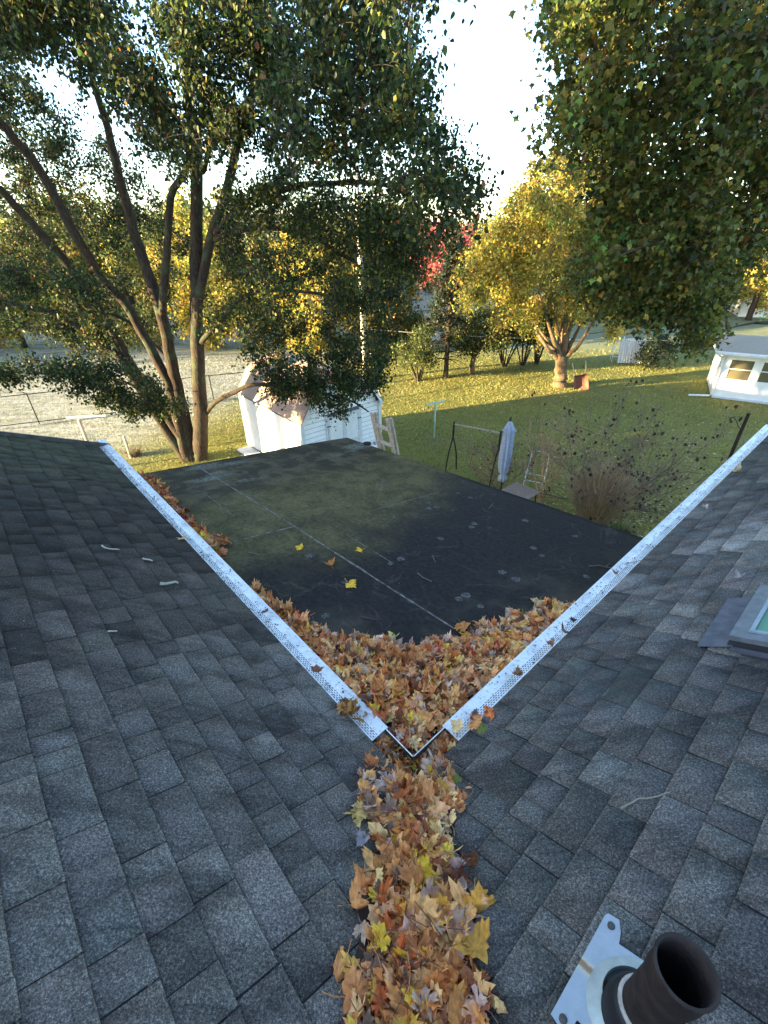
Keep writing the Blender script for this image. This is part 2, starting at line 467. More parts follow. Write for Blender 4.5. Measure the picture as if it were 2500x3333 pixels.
EXP = .1296            # plan run of one course (0.142 m along the slope)
def shingles(side, P, umin_of, umax, roof):
    pieces = []
    ncourse = int((RUN - .1) / EXP)
    for c in range(ncourse):
        v0 = .105 + c * EXP
        u = umin_of(v0) - RNG.random() * .3
        hi = RNG.random() < .5
        while u < umax:
            w = RNG.choice([.10, .14, .18, .22, .27]) * (1 + RNG.normal(0, .08))
            w = max(.07, w)
            u1 = min(u + w, umax)
            g = RNG.choice([.0012, .0042, .0065], p=[.25, .5, .25])
            if u1 - u > .03:
                th = (.0078 if hi else .0055) + RNG.normal(0, .0007)
                dv0 = RNG.normal(0, .0015)
                col = sh_color((u + u1) / 2, v0, side) * (1.05 if hi else .90)
                v1 = v0 + EXP + .03
                lift = RNG.random() < .06
                # gently curled lower corners
                ca = th + (RNG.random() * .006 if lift else 0); cb = th + (RNG.random() * .006 if lift else 0)
                vs = [P(u, v0 + dv0, ca), P(u1 - g, v0 + dv0, cb), P(u1 - g, v1, .0015), P(u, v1, .0015),
                      P(u, v0 + dv0, -.001), P(u1 - g, v0 + dv0, -.001), P(u1 - g, v1, -.002), P(u, v1, -.002),
                      P(u, v0 + dv0 + .009, ca * .95 + .0001), P(u1 - g, v0 + dv0 + .009, cb * .95 + .0001)]
                pieces.append((np.array(vs), col))
            u = u1; hi = not hi if RNG.random() < .8 else hi
    cam_l = CAM - CW
    # what the camera can see first, nearest first
    def key(pc):
        c = pc[0].mean(0); d = c - cam_l
        z = d @ _F
        if z <= .05: return 1e6
        x = FPX * (d @ _R) / z; y = FPX * (d @ _U) / z
        out = abs(x) > 1250 or abs(y) > 1667
        return np.linalg.norm(d) + (1000 if out else 0)
    pieces.sort(key=key)
    F = np.array([(0, 1, 9, 8), (8, 9, 2, 3), (7, 6, 5, 4), (0, 4, 5, 1), (9, 5, 6, 2), (2, 6, 7, 3), (3, 7, 4, 8)])
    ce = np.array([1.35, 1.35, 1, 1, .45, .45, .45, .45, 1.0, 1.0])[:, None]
    for v, col in pieces[:150]:
        mesh_np('shingle', v, F, col[None, :] * ce, M_SHINGLE, parent=roof)
    rest = pieces[150:]
    V = np.concatenate([p[0] for p in rest]); C = np.concatenate([p[1][None, :] * ce for p in rest])
    FF = np.concatenate([F + 10 * k for k in range(len(rest))])
    mesh_np('shingle_field', V, FF, C, M_SHINGLE, parent=roof, kind='stuff')
shingles('L', LP, lambda v: -v - .02, LA + .02, roofL)
# hole for the skylight is simply covered by its curb
shingles('R', RP, lambda v: -v - .02, LB + .02, roofR)

# walls under the roofs
def wall_block(a0, a1, b0, b1, ztop, name):
    z0 = -ZC - .3
    c = [hl(hp(a0, b0, 0)), hl(hp(a1, b0, 0)), hl(hp(a1, b1, 0)), hl(hp(a0, b1, 0))]
    m = MB()
    vs = [(p[0], p[1], z0) for p in c] + [(p[0], p[1], zt) for p, zt in zip(c, ztop)]
    m.add(vs, [(0, 1, 2, 3), (7, 6, 5, 4), (0, 4, 5, 1), (1, 5, 6, 2), (2, 6, 7, 3), (3, 7, 4, 0)])
    return m.build(name, M_SIDING, house)
wall_block(-2 * RUN + .4, LA - .25, -2 * RUN + .4, -.25, [-.2] * 4, 'wall')
wall_block(-2 * RUN + .4, -.25, -.25 + .003, LB - .25, [-.2] * 4, 'wall')
FLA, FLB = 5.25, 3.64
wall_block(-.24, FLA - .15, -.24, FLB - .15, [zF(0, 0) - .1, zF(FLA, 0) - .16, zF(FLA, FLB) - .2, zF(0, FLB) - .16], 'wall')
# gable ends of the two wings
g = MB()
def tri(p, q, r, n):
    g.add([p, q, r, p + n, q + n, r + n], [(0, 1, 2), (5, 4, 3), (0, 3, 4, 1), (1, 4, 5, 2), (2, 5, 3, 0)])
tri(hl(hp(LA - .25, -.25, -.21)), hl(hp(LA - .25, -2 * RUN + .4, -.21)), hl(hp(LA - .25, -RUN, zR(RUN) - .13)), eL * -.1)
tri(hl(hp(-.25, LB - .25, -.21)), hl(hp(-2 * RUN + .4, LB - .25, -.21)), hl(hp(-RUN, LB - .25, zR(RUN) - .13)), eR * -.1)
g.build('gable', M_SIDING, house)
# rake boards
for P, u in ((LP, LA), (RP, LB)):
    MB().beam(P(u, .0, -.03), P(u, RUN, -.03), .03, .14).build('rake_board', M_DARKMETAL, house)

# flat roof: its own object frame runs along the eaves so that its material can use them
fr_m = Matrix.Identity(4)
for r in range(3):
    fr_m[r][0], fr_m[r][1], fr_m[r][2] = eL[r], eR[r], (0, 0, 1)[r]
nA, nB = 60, 44
A_, B_ = np.meshgrid(np.linspace(-.12, FLA, nA), np.linspace(-.12, FLB, nB), indexing='ij')
Zt = zF(A_, B_) + .006 * np.sin(A_ * 2.1 + B_) * np.sin(B_ * 2.7) 
Zt[(A_ < 0) | (B_ < 0)] -= .0
top = np.stack([A_.ravel(), B_.ravel(), Zt.ravel()], 1)
idx = np.arange(nA * nB).reshape(nA, nB)
f_top = np.stack([idx[:-1, :-1].ravel(), idx[:-1, 1:].ravel(), idx[1:, 1:].ravel(), idx[1:, :-1].ravel()], 1)
ring = np.concatenate([idx[:, 0], idx[-1, 1:], idx[-2::-1, -1], idx[0, -2:0:-1]])
low = top[ring] - np.array([0, 0, .09])
lo_i = np.arange(len(ring)) + len(top)
f_side = np.stack([ring, lo_i, np.roll(lo_i, -1), np.roll(ring, -1)], 1)
flat = mesh_np('flat_roof', np.concatenate([top, low]), np.concatenate([f_top, f_side]), np.ones((len(top) + len(low), 3)), M_MEMB, parent=house, smooth=False)
flat.matrix_local = fr_m
flat.data.polygons.foreach_set('use_smooth', [True] * len(f_top) + [False] * len(f_side))
def seam(px_pts, w=.022, th=.003):
    pts = [flat_at(*p) if len(p) == 2 and abs(p[0]) > 12 else p for p in px_pts]
    res = []
    for k in range(len(pts) - 1):
        n = max(3, int(math.dist(pts[k], pts[k + 1]) / .08))
        for q in range(n + (k == len(pts) - 2)):
            t = q / n; res.append((pts[k][0] * (1 - t) + pts[k + 1][0] * t, pts[k][1] * (1 - t) + pts[k + 1][1] * t))
    m = MB(); vs = []; fs = []
    d = np.array(res[-1]) - np.array(res[0]); d /= np.linalg.norm(d); nn = np.array([-d[1], d[0]])
    for k, p in enumerate(res):
        p = np.array(p) + nn * RNG.normal(0, .0015); ww = w / 2 * (1 + RNG.normal(0, .25))
        zz = zF(*p) + .006 * math.sin(p[0] * 2.1 + p[1]) * math.sin(p[1] * 2.7)
        for s, h in ((-1, -.002), (-.6, th), (.6, th), (1, -.002)):
            q = p + nn * ww * s
            vs.append((q[0], q[1], zz + h))
    for k in range(len(res) - 1):
        for s in range(3):
            a = k * 4 + s; fs.append((a, a + 1, a + 5, a + 4))
    m.add(vs, fs)
    o = m.build('seam', M_SEAM, flat)
seam([(5.15, .95), (2.66, .975), (.55, .965)])
seam([(2.74, .34), (2.67, .96)], .018)
seam([(4.0, .62), (3.25, .60)], .010, .002)
seam([(2.2, 1.28), (1.5, 1.25)], .010, .002)
seam([(2.5, 1.95), (2.42, 2.9)], .010, .002)
Z6 = [(372, 328), (422, 346), (247, 366), (283, 384), (249, 389), (650, 438), (438, 453), (427, 466), (298, 516), (857, 503), (685, 553), (720, 585), (134, 600), (92, 618), (555, 655), (613, 684), (405, 750), (375, 765), (465, 795), (905, 672), (103, 425), (45, 300)]
plates = [(1200 + x * .7836, 1350 + y * .7836) for x, y in Z6] + [(300 + 1068 * .663, 1350 + 690 * .663), (300 + 1240 * .663, 1350 + 822 * .663), (1250, 1570), (1060, 2005)]
for k, (px, py) in enumerate(plates):
    a, b = flat_at(px, py)
    r = .034 * RNG.uniform(.72, 1.2)
    m = MB(); n = 18; zz = .006 * math.sin(a * 2.1 + b) * math.sin(b * 2.7)
    prof = [(r, -.001), (r * .96, .003), (r * .72, .0032), (r * .68, .0018), (r * .45, .0018), (r * .42, .0034), (r * .12, .0036), (.0005, .0036)]
    vs = []; fs = []
    for rr, h in prof:
        for q in range(n):
            t = 2 * math.pi * q / n; rw = rr * (1 + (.07 * math.sin(3 * t + k) + .05 * math.sin(5 * t + 2 * k) if rr > .5 * r else 0))
            aa, bb = a + rw * math.cos(t), b + rw * math.sin(t)
            vs.append((aa, bb, zF(aa, bb) + zz + h))
    for q in range(len(prof) - 1):
        for w in range(n):
            x, y = q * n + w, q * n + (w + 1) % n; fs.append((x, y, y + n, x + n))
    m.add(vs, fs).build('fastener_plate', M_PLATE, flat)

# gutters with perforated guards ------------------------------------------------
def gutter(P, length, first, end):
    """P(u along eave, v inward, z) -> house-local point"""
    root = MB()
    # trough: front face, bottom, back
    u0, u1 = first, length
    sec = [(.0, .004), (.0, -.012), (.004, -.012), (.012, -.095), (.10, -.095), (.112, -.02), (.116, -.02), (.116, -.10), (.10, -.105), (.006, -.105), (-.010, -.03), (-.012, .004)]
    vs = []; n = len(sec)
    for u in (u0, u1):
        for v, z in sec: vs.append(P(u, v, z))
    fs = [(k, (k + 1) % n, (k + 1) % n + n, k + n) for k in range(n)] + [tuple(range(n)), tuple(range(n, 2 * n))[::-1]]
    root.add(vs, fs)
    g = root.build('gutter', M_WHITEMETAL, house)
    # thin front lip that runs on to the corner
    lip = MB()
    vs = [P(u, v, z) for u in (0.0, first + .02) for v, z in ((.002, -.10), (.006, .004), (.004, .004), (.0, -.10))]
    lip.add(vs, [(0, 1, 5, 4), (1, 2, 6, 5), (2, 3, 7, 6), (3, 0, 4, 7), (0, 3, 2, 1), (4, 5, 6, 7)])
    lip.build('gutter_lip', M_DARKMETAL, g)
    MB().tube([P(0.0, .003, .006), P(first + .02, .003, .006)], .0032, 6).build('lip_edge', M_GUARD, g)
    inn = MB()
    inn.add([P(u, v, z) for u in (0.0, u1) for v, z in ((.006, -.06), (.112, -.06))], [(0, 1, 3, 2)])
    inn.build('gutter_silt', M_TROUGH, g)
    # guard panels
    rows = [-.013, -.004, .052]; slot_rows = []
    v = .054
    for k in range(4):
        slot_rows.append((v, v + .0042)); v += .0098
    cuts = [-.013, .0, .012, .03, .05]
    cells = []       # (v0,v1,slotrow)
    for a, b in zip(cuts[:-1], cuts[1:]): cells.append((a, b, None))
    prev = .05
    for k, (a, b) in enumerate(slot_rows):
        cells.append((prev, a, None)); cells.append((a, b, k)); prev = b
    cells.append((prev, .100, None)); cells.append((.100, .132, None))
    def zg(v, u):
        z = .006 if v < .09 else .006 - .03 * (v - .09)
        if v < 0: z = .002
        if .044 < v < .096: z -= .003
        return z + .0014 * math.sin(u * 5.3 + v * 30) + .0009 * math.sin(u * 17)
    npan = 6; plen = (length - first) / npan
    for p in range(npan):
        a0 = first + p * plen; a1 = a0 + plen - .0015
        per = .022; nper = int(plen / per)
        us = []
        for q in range(nper):
            b = a0 + .006 + q * per
            us += [b, b + .003, b + .011, b + .014]
        us = [u for u in us if u < a1 - .004]
        us = [a0] + us + [a1]
        tilt = RNG.normal(0, .0015); off = RNG.normal(0, .0012)
        m = MB(); vs = []; fs = []
        vl = [cells[0][0]] + [c[1] for c in cells]
        for ui, u in enumerate(us):
            for v in vl: vs.append(P(u, v + off, zg(v, u) + tilt * (u - a0)))
        nv = len(vl)
        for ui in range(len(us) - 1):
            ph = (ui - 1) % 4
            for ci, (va, vb, row) in enumerate(cells):
                if row is not None and 0 < ui < len(us) - 3:
                    if row % 2 == 0 and ph in (0, 1, 2): continue
                    if row % 2 == 1 and ph in (2, 3, 0): continue
                a = ui * nv + ci; fs.append((a, a + 1, a + nv + 1, a + nv))
        m.add(vs, fs)
        m.build('guard_panel', M_GUARD, g)
    return g
gutL = gutter(lambda u, v, z: hl(hp(u, -v, z)), 5.42, .195, 0)
gutR = gutter(lambda u, v, z: hl(hp(-v, u, z)), 6.36, .225, 0)
# flecks of dirt and seed hulls on the guards
m = MB()
for k in range(1100):
    L = RNG.random() < .66
    u = RNG.random() ** .8 * (5.2 if L else 6.0) + .35; v = abs(RNG.normal(.085 if L else .06, .035))
    if v > .125: continue
    P = (lambda u, v, z: hl(hp(u, -v, z))) if L else (lambda u, v, z: hl(hp(-v, u, z)))
    s = .0035 + RNG.random() * .006; t = RNG.random() * 3.1; z = .0095
    q = [P(u + s * math.cos(t + w) * (1 if w % 3.1 < 1 else .45), v + s * math.sin(t + w) * .7, z + (.002 if w % 2 else 0)) for w in (0, 1.57, 3.14, 4.71)]
    cc = RNG.choice([.02, .05, .09])
    m.add([*q, P(u, v, z - .004)], [(0, 1, 2, 3), (0, 4, 1), (1, 4, 2), (2, 4, 3), (3, 4, 0)], (cc, cc * .85, cc * .7))
m.build('guard_debris', M_DRY, house, kind='stuff')

# skylight ---------------------------------------------------------------------
sl = empty('skylight', RP(1.75, 1.3), parent=house)
o0 = RP(1.75, 1.3)
def SP(b, i, dz): return RP(b, i, dz) - o0
def slab(m, b0, b1, i0, i1, z0, z1, col=(1, 1, 1)):
    vs = [SP(b, i, z) for z in (z0, z1) for i in (i0, i1) for b in (b0, b1)]
    m.add(vs, [(0, 2, 3, 1), (4, 5, 7, 6), (0, 1, 5, 4), (2, 6, 7, 3), (0, 4, 6, 2), (1, 3, 7, 5)], col)
b0, b1, i0, i1 = 1.455, 2.03, .80, 1.80
M_SKFRAME = simple('grey_skylight_frame', (.19, .20, .205), .5, .3, ns=20, amt=.2)
M_SKDARK = simple('dark_skylight_curb', (.035, .032, .036), .7, ns=20, amt=.2)
M_SKFLASH = simple('painted_flashing', (.125, .125, .14), .5, .3, ns=16, amt=.25)
m = MB(); slab(m, b0 + .01, b1 - .01, i0 + .01, i1 - .01, .0, .062); m.build('curb', M_SKDARK, sl)
m = MB(); w = .072
slab(m, b0, b1, i0, i0 + w, .058, .088); slab(m, b0, b1, i1 - w, i1, .058, .088)
slab(m, b0, b0 + w, i0 + w, i1 - w, .058, .0875); slab(m, b1 - w, b1, i0 + w, i1 - w, .058, .0875)
m.build('frame', M_SKFRAME, sl)
m = MB(); e = .012
slab(m, b0 + w - e, b1 - w + e, i0 + w - e, i0 + w + .006, .0885, .098); slab(m, b0 + w - e, b1 - w + e, i1 - w - .006, i1 - w + e, .0885, .098)
slab(m, b0 + w - e, b0 + w + .006, i0 + w + .006, i1 - w - .006, .0885, .0975); slab(m, b1 - w - .006, b1 - w + e, i0 + w + .006, i1 - w - .006, .0885, .0975)
m.build('glazing_bead', simple('bead', (.33, .40, .42), .4, .2), sl)
m = MB(); slab(m, b0 + w, b1 - w, i0 + w, i1 - w, .07, .082); m.build('pane', M_SKYPANE, sl)
m = MB()
vs = [SP(1.415, .705, .016), SP(1.94, .70, .016), SP(1.98, .81, .02), SP(1.45, .835, .02), SP(1.405, .72, .014), SP(1.415, .705, .001), SP(1.94, .70, .001), SP(1.405, .72, .001)]
m.add(vs, [(0, 1, 2, 3), (0, 3, 4), (0, 5, 6, 1), (0, 4, 7, 5)])
m.build('apron_flashing', M_SKFLASH, sl)
m = MB(); slab(m, b0 - .03, b0 - .001, i0 + .03, i1, .006, .02); slab(m, b1 + .001, b1 + .03, i0 + .03, i1, .006, .02); m.build('side_flashing', M_SKFLASH, sl)

# vent stack ------------------------------------------------------------------
vb, vi = -.262, 1.05
vent = empty('vent_stack', RP(vb, vi), parent=house)
vo = RP(vb, vi)
slope_v = RP(vb, vi + 1) - RP(vb, vi)         # up the slope, unit plan
fm = Matrix.Identity(4)
ux = Vector(slope_v).normalized(); uy = Vector(eR); uz = ux.cross(uy); 
if uz.z < 0: uz = -uz
for r in range(3): fm[r][0], fm[r][1], fm[r][2] = ux[r], uy[r], uz[r]
m = MB()   # galvanised plate with two ears (x up the slope, y along the eave)
out = [(-.155, .180), (-.155, -.130), (-.118, -.140), (-.100, -.125), (-.098, -.095), (.08, -.10), (.08, .145), (-.092, .135), (-.100, .165), (-.118, .195), (-.150, .192)]
vs = [(x, y, .016) for x, y in out] + [(x, y, .0135) for x, y in out]
n = len(out)
m.add(vs, [tuple(range(n)), tuple(range(2 * n - 1, n - 1, -1))] + [(k, k + n, (k + 1) % n + n, (k + 1) % n) for k in range(n)])
pl = m.build('flashing_plate', M_GALV, vent); pl.matrix_local = fm
m = MB(); m.lathe([(.118, .017), (.108, .024), (.088, .030), (.074, .038), (.070, .060)], 32, (0.0, 0.02, 0))
o = m.build('boot_cone', simple('pale_boot', (.40, .43, .40), .5, .2, ns=20, amt=.2), vent, smooth=True); o.matrix_local = fm
m = MB(); m.lathe([(.080, .02), (.078, .06), (.072, .10), (.066, .115), (.058, .118)], 32, (0, 0.0, 0))
m.build('rubber_collar', M_RUBBER, vent, smooth=True)
VH = .415
m = MB(); m.lathe([(.055, .0), (.055, VH - .13), (.0555, VH - .12), (.059, VH - .08), (.060, VH - .012), (.063, VH), (.063, VH + .002), (.0555, VH + .002), (.054, VH - .10), (.050, VH - .13), (.050, .02)], 40)
m.build('pipe', M_IRON, vent, smooth=True)
m = MB(); m.lathe([(.0495, .03), (.001, .031)], 20); m.build('pipe_bottom', M_BLACKIN, vent)
m = MB(); m.lathe([(.060, .118), (.064, .122), (.062, .129), (.0555, .130)], 32); m.build('sealant_ring', simple('old_sealant', (.42, .36, .30), .8, ns=40, amt=.3, bump=.5), vent, smooth=True)
for (x, y) in ((-.128, .165), (-.125, -.118)):
    m = MB(); m.lathe([(.011, .0165), (.010, .021), (.001, .023)], 14, (x, y, 0)); o = m.build('nail_head', simple('nail', (.07, .065, .06), .7), vent, smooth=True); o.matrix_local = fm

# ------------------------------------------------------------------ fallen maple leaves
_half = [(.0, .0), (.07, -.06), (.30, -.15), (.42, -.06), (.42, .00), (.62, .03), (.58, .15), (.80, .30), (.70, .40), (.58, .42), (.56, .56), (.44, .54), (.30, .55), (.34, .72), (.19, .74), (.10, .88)]
_out = _half + [(0, 1.08)] + [(-x, y) for x, y in _half[:0:-1]]
OUT = np.array(_out); NO = len(OUT)
def maple_geo(size, curl, fold, seed, ring=True):
    """a crumpled maple leaf: (V,F tris,shade) with the stem; base at origin, tip towards +y"""
    rg = np.random.default_rng(seed)
    o = OUT * np.array([1 + rg.normal(0, .08), 1 + rg.normal(0, .06)]) + rg.normal(0, .018 + .03 * (seed % 3), OUT.shape)
    c = np.array([0, .32])
    inner = c + (o - c) * .5
    P = np.concatenate([[c], inner, o])
    r = np.linalg.norm(P - c, axis=1); ang = np.arctan2(P[:, 1] - c[1], P[:, 0])
    z = curl * r ** 2 * (1 + .6 * np.sin(2 * ang + rg.random() * 6)) + fold * np.abs(P[:, 0]) + .10 * np.sin(P[:, 0] * 7 + rg.random() * 6) * np.sin(P[:, 1] * 6 + rg.random() * 6) * min(1, abs(curl) * 2 + .3) + rg.normal(0, .022, len(P))
    x = P[:, 0] * (1 - .25 * abs(curl) * r); y = P[:, 1]
    V = np.stack([x, y - .0, z], 1)
    k = np.arange(NO); k2 = (k + 1) % NO
    F = np.concatenate([np.stack([np.zeros(NO, int), 1 + k, 1 + k2], 1), np.stack([1 + k, 1 + NO + k, 1 + NO + k2], 1), np.stack([1 + k, 1 + NO + k2, 1 + k2], 1)])
    sh = np.concatenate([[1.12], np.full(NO, .95) + rg.normal(0, .09, NO), np.full(NO, .9) + rg.normal(0, .14, NO)])
    # veins run to lobe tips: those rim points are lighter, notches darker
    rr = np.linalg.norm(o - c, axis=1); sh[1 + NO:] += .25 * (rr - rr.mean())
    # stem
    b = len(V); L = .75; bx = rg.normal(0, .25)
    st = []
    for t in (0, .5, 1):
        for s in (-1, 1): st.append((s * .014 + bx * t * t, -t * L, .0 + .12 * t * (rg.random() - .2)))
    V = np.concatenate([V, st]); F = np.concatenate([F, [(b, b + 1, b + 3), (b, b + 3, b + 2), (b + 2, b + 3, b + 5), (b + 2, b + 5, b + 4)]])
    sh = np.concatenate([sh, [.8] * 6])
    V = V * size
    return V, F, sh
VARS = [maple_geo(1.0, c, f, s) for s, (c, f) in enumerate([(.1, .05), (.35, .1), (-.35, -.05), (.6, .2), (.9, .35), (-.6, .3), (.25, -.3), (1.2, .5), (.15, .2), (-.2, .15), (.75, -.1), (.45, .45)])]
def rot_np(yaw, pitch, roll_):
    cy, sy, cp, sp, cr, sr = math.cos(yaw), math.sin(yaw), math.cos(pitch), math.sin(pitch), math.cos(roll_), math.sin(roll_)
    Rz = np.array([[cy, -sy, 0], [sy, cy, 0], [0, 0, 1]]); Rx = np.array([[1, 0, 0], [0, cp, -sp], [0, sp, cp]]); Ry = np.array([[cr, 0, sr], [0, 1, 0], [-sr, 0, cr]])
    return Rz @ Rx @ Ry
PAL = [((.46, .205, .070), 27), ((.55, .285, .120), 26), ((.36, .140, .050), 13), ((.19, .070, .032), 7), ((.62, .36, .175), 15), ((.60, .33, .06), 5), ((.68, .42, .05), 3),
       ((.42, .32, .26), 5), ((.10, .042, .025), 4), ((.45, .125, .038), 4), ((.28, .02, .012), 1.2), ((.12, .14, .03), .6)]
_w = np.array([p[1] for p in PAL], float); _w /= _w.sum()
def leaf_color(grey=0.0):
    if RNG.random() < grey: c = np.array(random.choice([(.36, .255, .20), (.25, .165, .125), (.12, .07, .05), (.46, .345, .28)]))
    else: c = np.array(PAL[RNG.choice(len(PAL), p=_w)][0])
    return np.clip(c * 1.55 * np.array([1.06, .95, .84]) * (1 + RNG.normal(0, .13)) * (1 + RNG.normal(0, .04, 3)), .01, .9)
def one_leaf(pos, size, tilt, yaw=None, col=None, var=None, grey=0.0):
    V, F, sh = VARS[RNG.integers(len(VARS)) if var is None else var]
    Rm = rot_np(RNG.random() * 6.283 if yaw is None else yaw, RNG.normal(0, tilt), RNG.normal(0, tilt) + (math.pi if RNG.random() < .4 and var is None else 0))
    c = leaf_color(grey) if col is None else np.array(col)
    P = (V - np.array([0, .35, 0])) @ Rm.T * size + np.asarray(pos)
    return P, F, c[None, :] * sh[:, None]
def pile(name, label, leaves, under, n_parts, origin):
    root = empty(name, origin, label=label, cat='leaf pile')
    dist = [np.linalg.norm(l[0].mean(0) - CAM) - (.9 * l[3] if len(l) > 3 else 0) for l in leaves]
    order = np.argsort(dist)
    o = np.asarray(origin)
    for k in order[:n_parts]:
        V, F, C = leaves[k][:3]
        mesh_np('leaf', V - o, F, C, M_DRYLEAF, parent=root)
    rest = [leaves[k] for k in order[n_parts:]]
    Vs = []; Fs = []; Cs = []; b = 0
    for l in rest:
        Vs.append(l[0]); Fs.append(l[1] + b); Cs.append(l[2]); b += len(l[0])
    if b:
        al = np.concatenate([l[0][:1] for l in rest])
        k_ = RNG.integers(len(al), size=min(260, len(al)))
        c_ = al[k_] + [0, 0, .012]; d_ = RNG.normal(0, 1, (len(k_), 3)) * [1, 1, .25]; d_ /= np.linalg.norm(d_, axis=1)[:, None]
        L_ = RNG.uniform(.02, .05, (len(k_), 1)); w_ = np.cross(d_, [0, 0, 1.0]) * .0014
        q_ = np.stack([c_ - d_ * L_ - w_, c_ - d_ * L_ + w_, c_ + d_ * L_ + w_ + [0, 0, .01], c_ + d_ * L_ - w_ + [0, 0, .01]], 1).reshape(-1, 3)
        Vs.append(q_); ix = np.arange(len(k_))[:, None] * 4 + b
        Fs.append(np.concatenate([ix + [0, 1, 2], ix + [0, 2, 3]])); Cs.append(np.tile([[.16, .08, .05]], (len(q_), 1))); b += len(q_)
    if under is not None:
        Vs.append(under[0]); Cs.append(under[2])
        quads = under[1] + b
    F3 = np.concatenate(Fs) if Fs else None
    FF = ([F3] if F3 is not None else []) + ([quads] if under is not None else [])
    mesh_np('leaf_litter', np.concatenate(Vs) - o, FF, np.concatenate(Cs), M_DRYLEAF, parent=root, kind='stuff')
    return root
def under_grid(fn, us, vs_):
    P = np.array([[fn(u, v) for v in vs_] for u in us]); n, m_ = len(us), len(vs_)
    i = np.arange(n * m_).reshape(n, m_)
    F = np.stack([i[:-1, :-1].ravel(), i[:-1, 1:].ravel(), i[1:, 1:].ravel(), i[1:, :-1].ravel()], 1)
    C = np.array([.055, .03, .018])[None, :] * (.5 + RNG.random((n * m_, 1)))
    return P.reshape(-1, 3), F, C
# valley strip
def hw(t): return .185 + .028 * math.sin(t * 9 + 1) + .02 * math.sin(t * 23)
def valley_pt(t, w, lift=0.0):
    i = (t + w) / math.sqrt(2); j = (t - w) / math.sqrt(2)
    i2, j2 = max(i, 0), max(j, 0)
    zr = max(zR(max(i, j)), -.055)
    if max(i, j) < .12: z = -.075
    else: z = max(zR(max(i, j)) + .014, zR(t / math.sqrt(2)) + .052 - .10 * w * w / .04) - .05 * max(0, 1 - t / .3)
    return hp(-i, -j, z + lift)
lv = []
for k in range(1400):
    t = RNG.uniform(-.10, 1.9); w = RNG.normal(0, .55)
    if abs(w) > 1.06: continue
    edge = abs(w) > .8
    w = w * hw(t) * (1.15 if t < .35 else 1)
    lift = RNG.random() * .045 * (1 - .5 * abs(w) / .2)
    grey = .45 if (w < -.08 and t < .45) else (.22 if (abs(w) > .12) else .05)
    P = valley_pt(t, w, lift)
    s = RNG.choice([.045, .058, .072, .088], p=[.28, .32, .26, .14])
    l = one_leaf(P, s, .28 if not edge else .5, grey=grey)
    lv.append((*l, lift))
for (n_, gr, f) in ((75, .62, lambda: hp(RNG.uniform(.05, .36), -RNG.uniform(.01, .13), 0)), (48, .12, lambda: hp(-RNG.uniform(.01, .13), RNG.uniform(.05, .33), 0))):
    for k in range(n_):
        lv.append((*one_leaf(f() + [0, 0, RNG.uniform(-.07, -.035)], RNG.choice([.05, .065, .08]), .45, grey=gr), .0))
# leaves caught on the guard ends
for (a, b, n_) in ((.40, -.075, 12), (-.085, .36, 5)):
    for k in range(n_):
        lv.append((*one_leaf(hp(a + RNG.normal(0, .05), b + RNG.normal(0, .03) if a > 0 else b + RNG.normal(0, .05), .035 + RNG.random() * .02), .06, .5, col=None if a < 0 else random.choice([(.56, .29, .05), (.48, .22, .06), (.5, .25, .07)])), .02))
ug = under_grid(lambda t, w: valley_pt(t, w * hw(t) * 1.0, -.008 + RNG.random() * .012), np.linspace(-.06, 1.9, 60), np.linspace(-.92, .92, 14))
pile('leaf_pile', 'strip of dry brown and orange maple leaves filling the valley between the shingled roofs', lv, ug, 300, CW + np.array([0, -.6, .2]))
# corner pile on the flat roof
bb_ = np.array([0, .10, .173, .288, .505, .65, .984, 1.43, 1.79, 1.95]); aa_ = np.array([1.80, 1.64, 1.2, .9, .625, .485, .366, .285, .16, .0])
def amax(b): return float(np.interp(b, bb_, aa_))
def corner_z(a, b):
    am = amax(b); f = np.clip(1 - a / max(am, .01), 0, 1)
    near = np.clip(1 - (a + b) / .55, 0, 1)
    return zF(a, b) + .012 + .055 * f ** .6 - .065 * near + .008 * math.sin(a * 17) * math.sin(b * 13)
lv = []
while len(lv) < 1900:
    b = RNG.random() * 1.97; a = RNG.random() * 1.85
    am = amax(b) * (1 + .10 * math.sin(b * 19) + .06 * math.sin(b * 41)) + .02
    if a > am + abs(RNG.normal(0, .02)) or min(a, b) < .022: continue
    lift = RNG.random() * .035
    rim = a > am - .09
    lv.append((*one_leaf(hp(a + .01, b + .01, corner_z(a, b) + lift), RNG.choice([.042, .054, .065, .078], p=[.25, .3, .3, .15]), .30, grey=.32 if rim else .09), lift))
def ufn(u, v):
    b = u * 1.93; a = v * amax(b) * .97
    return hp(a, b, corner_z(a, b) - .006 + RNG.random() * .01)
ug = under_grid(ufn, np.linspace(0, 1, 50), np.linspace(0, 1, 40))
pile('leaf_pile', 'curved drift of orange maple leaves in the corner of the black flat roof', lv, ug, 300, hp(.3, .4, -.1))
# drift along the left gutter
ga = np.array([2.30, 2.42, 2.49, 2.69, 2.9, 3.18, 3.85, 4.2, 4.75, 5.1, 5.18]); gb = np.array([.02, .11, .17, .28, .20, .18, .20, .23, .30, .18, .04])
lv = []
while len(lv) < 520:
    a = RNG.uniform(2.3, 5.15); b = RNG.random() * .4
    if b > np.interp(a, ga, gb) * (1 + .12 * math.sin(a * 21)) + .02 * RNG.random(): continue
    lift = RNG.random() * .035
    z = zF(a, b) + .015 + .10 * max(0, 1 - b / .3)
    l = one_leaf(hp(a, b, z + lift), RNG.choice([.05, .062, .075]), .5, grey=.22)
    lv.append((l[0], l[1], l[2] * np.array([.82, .66, .62]), lift))
ug = under_grid(lambda a, v: hp(a, v * np.interp(a, ga, gb), zF(a, v * .3) + .01 + .10 * max(0, 1 - v) + RNG.random() * .01), np.linspace(2.32, 5.15, 60), np.linspace(-.1, 1, 8))
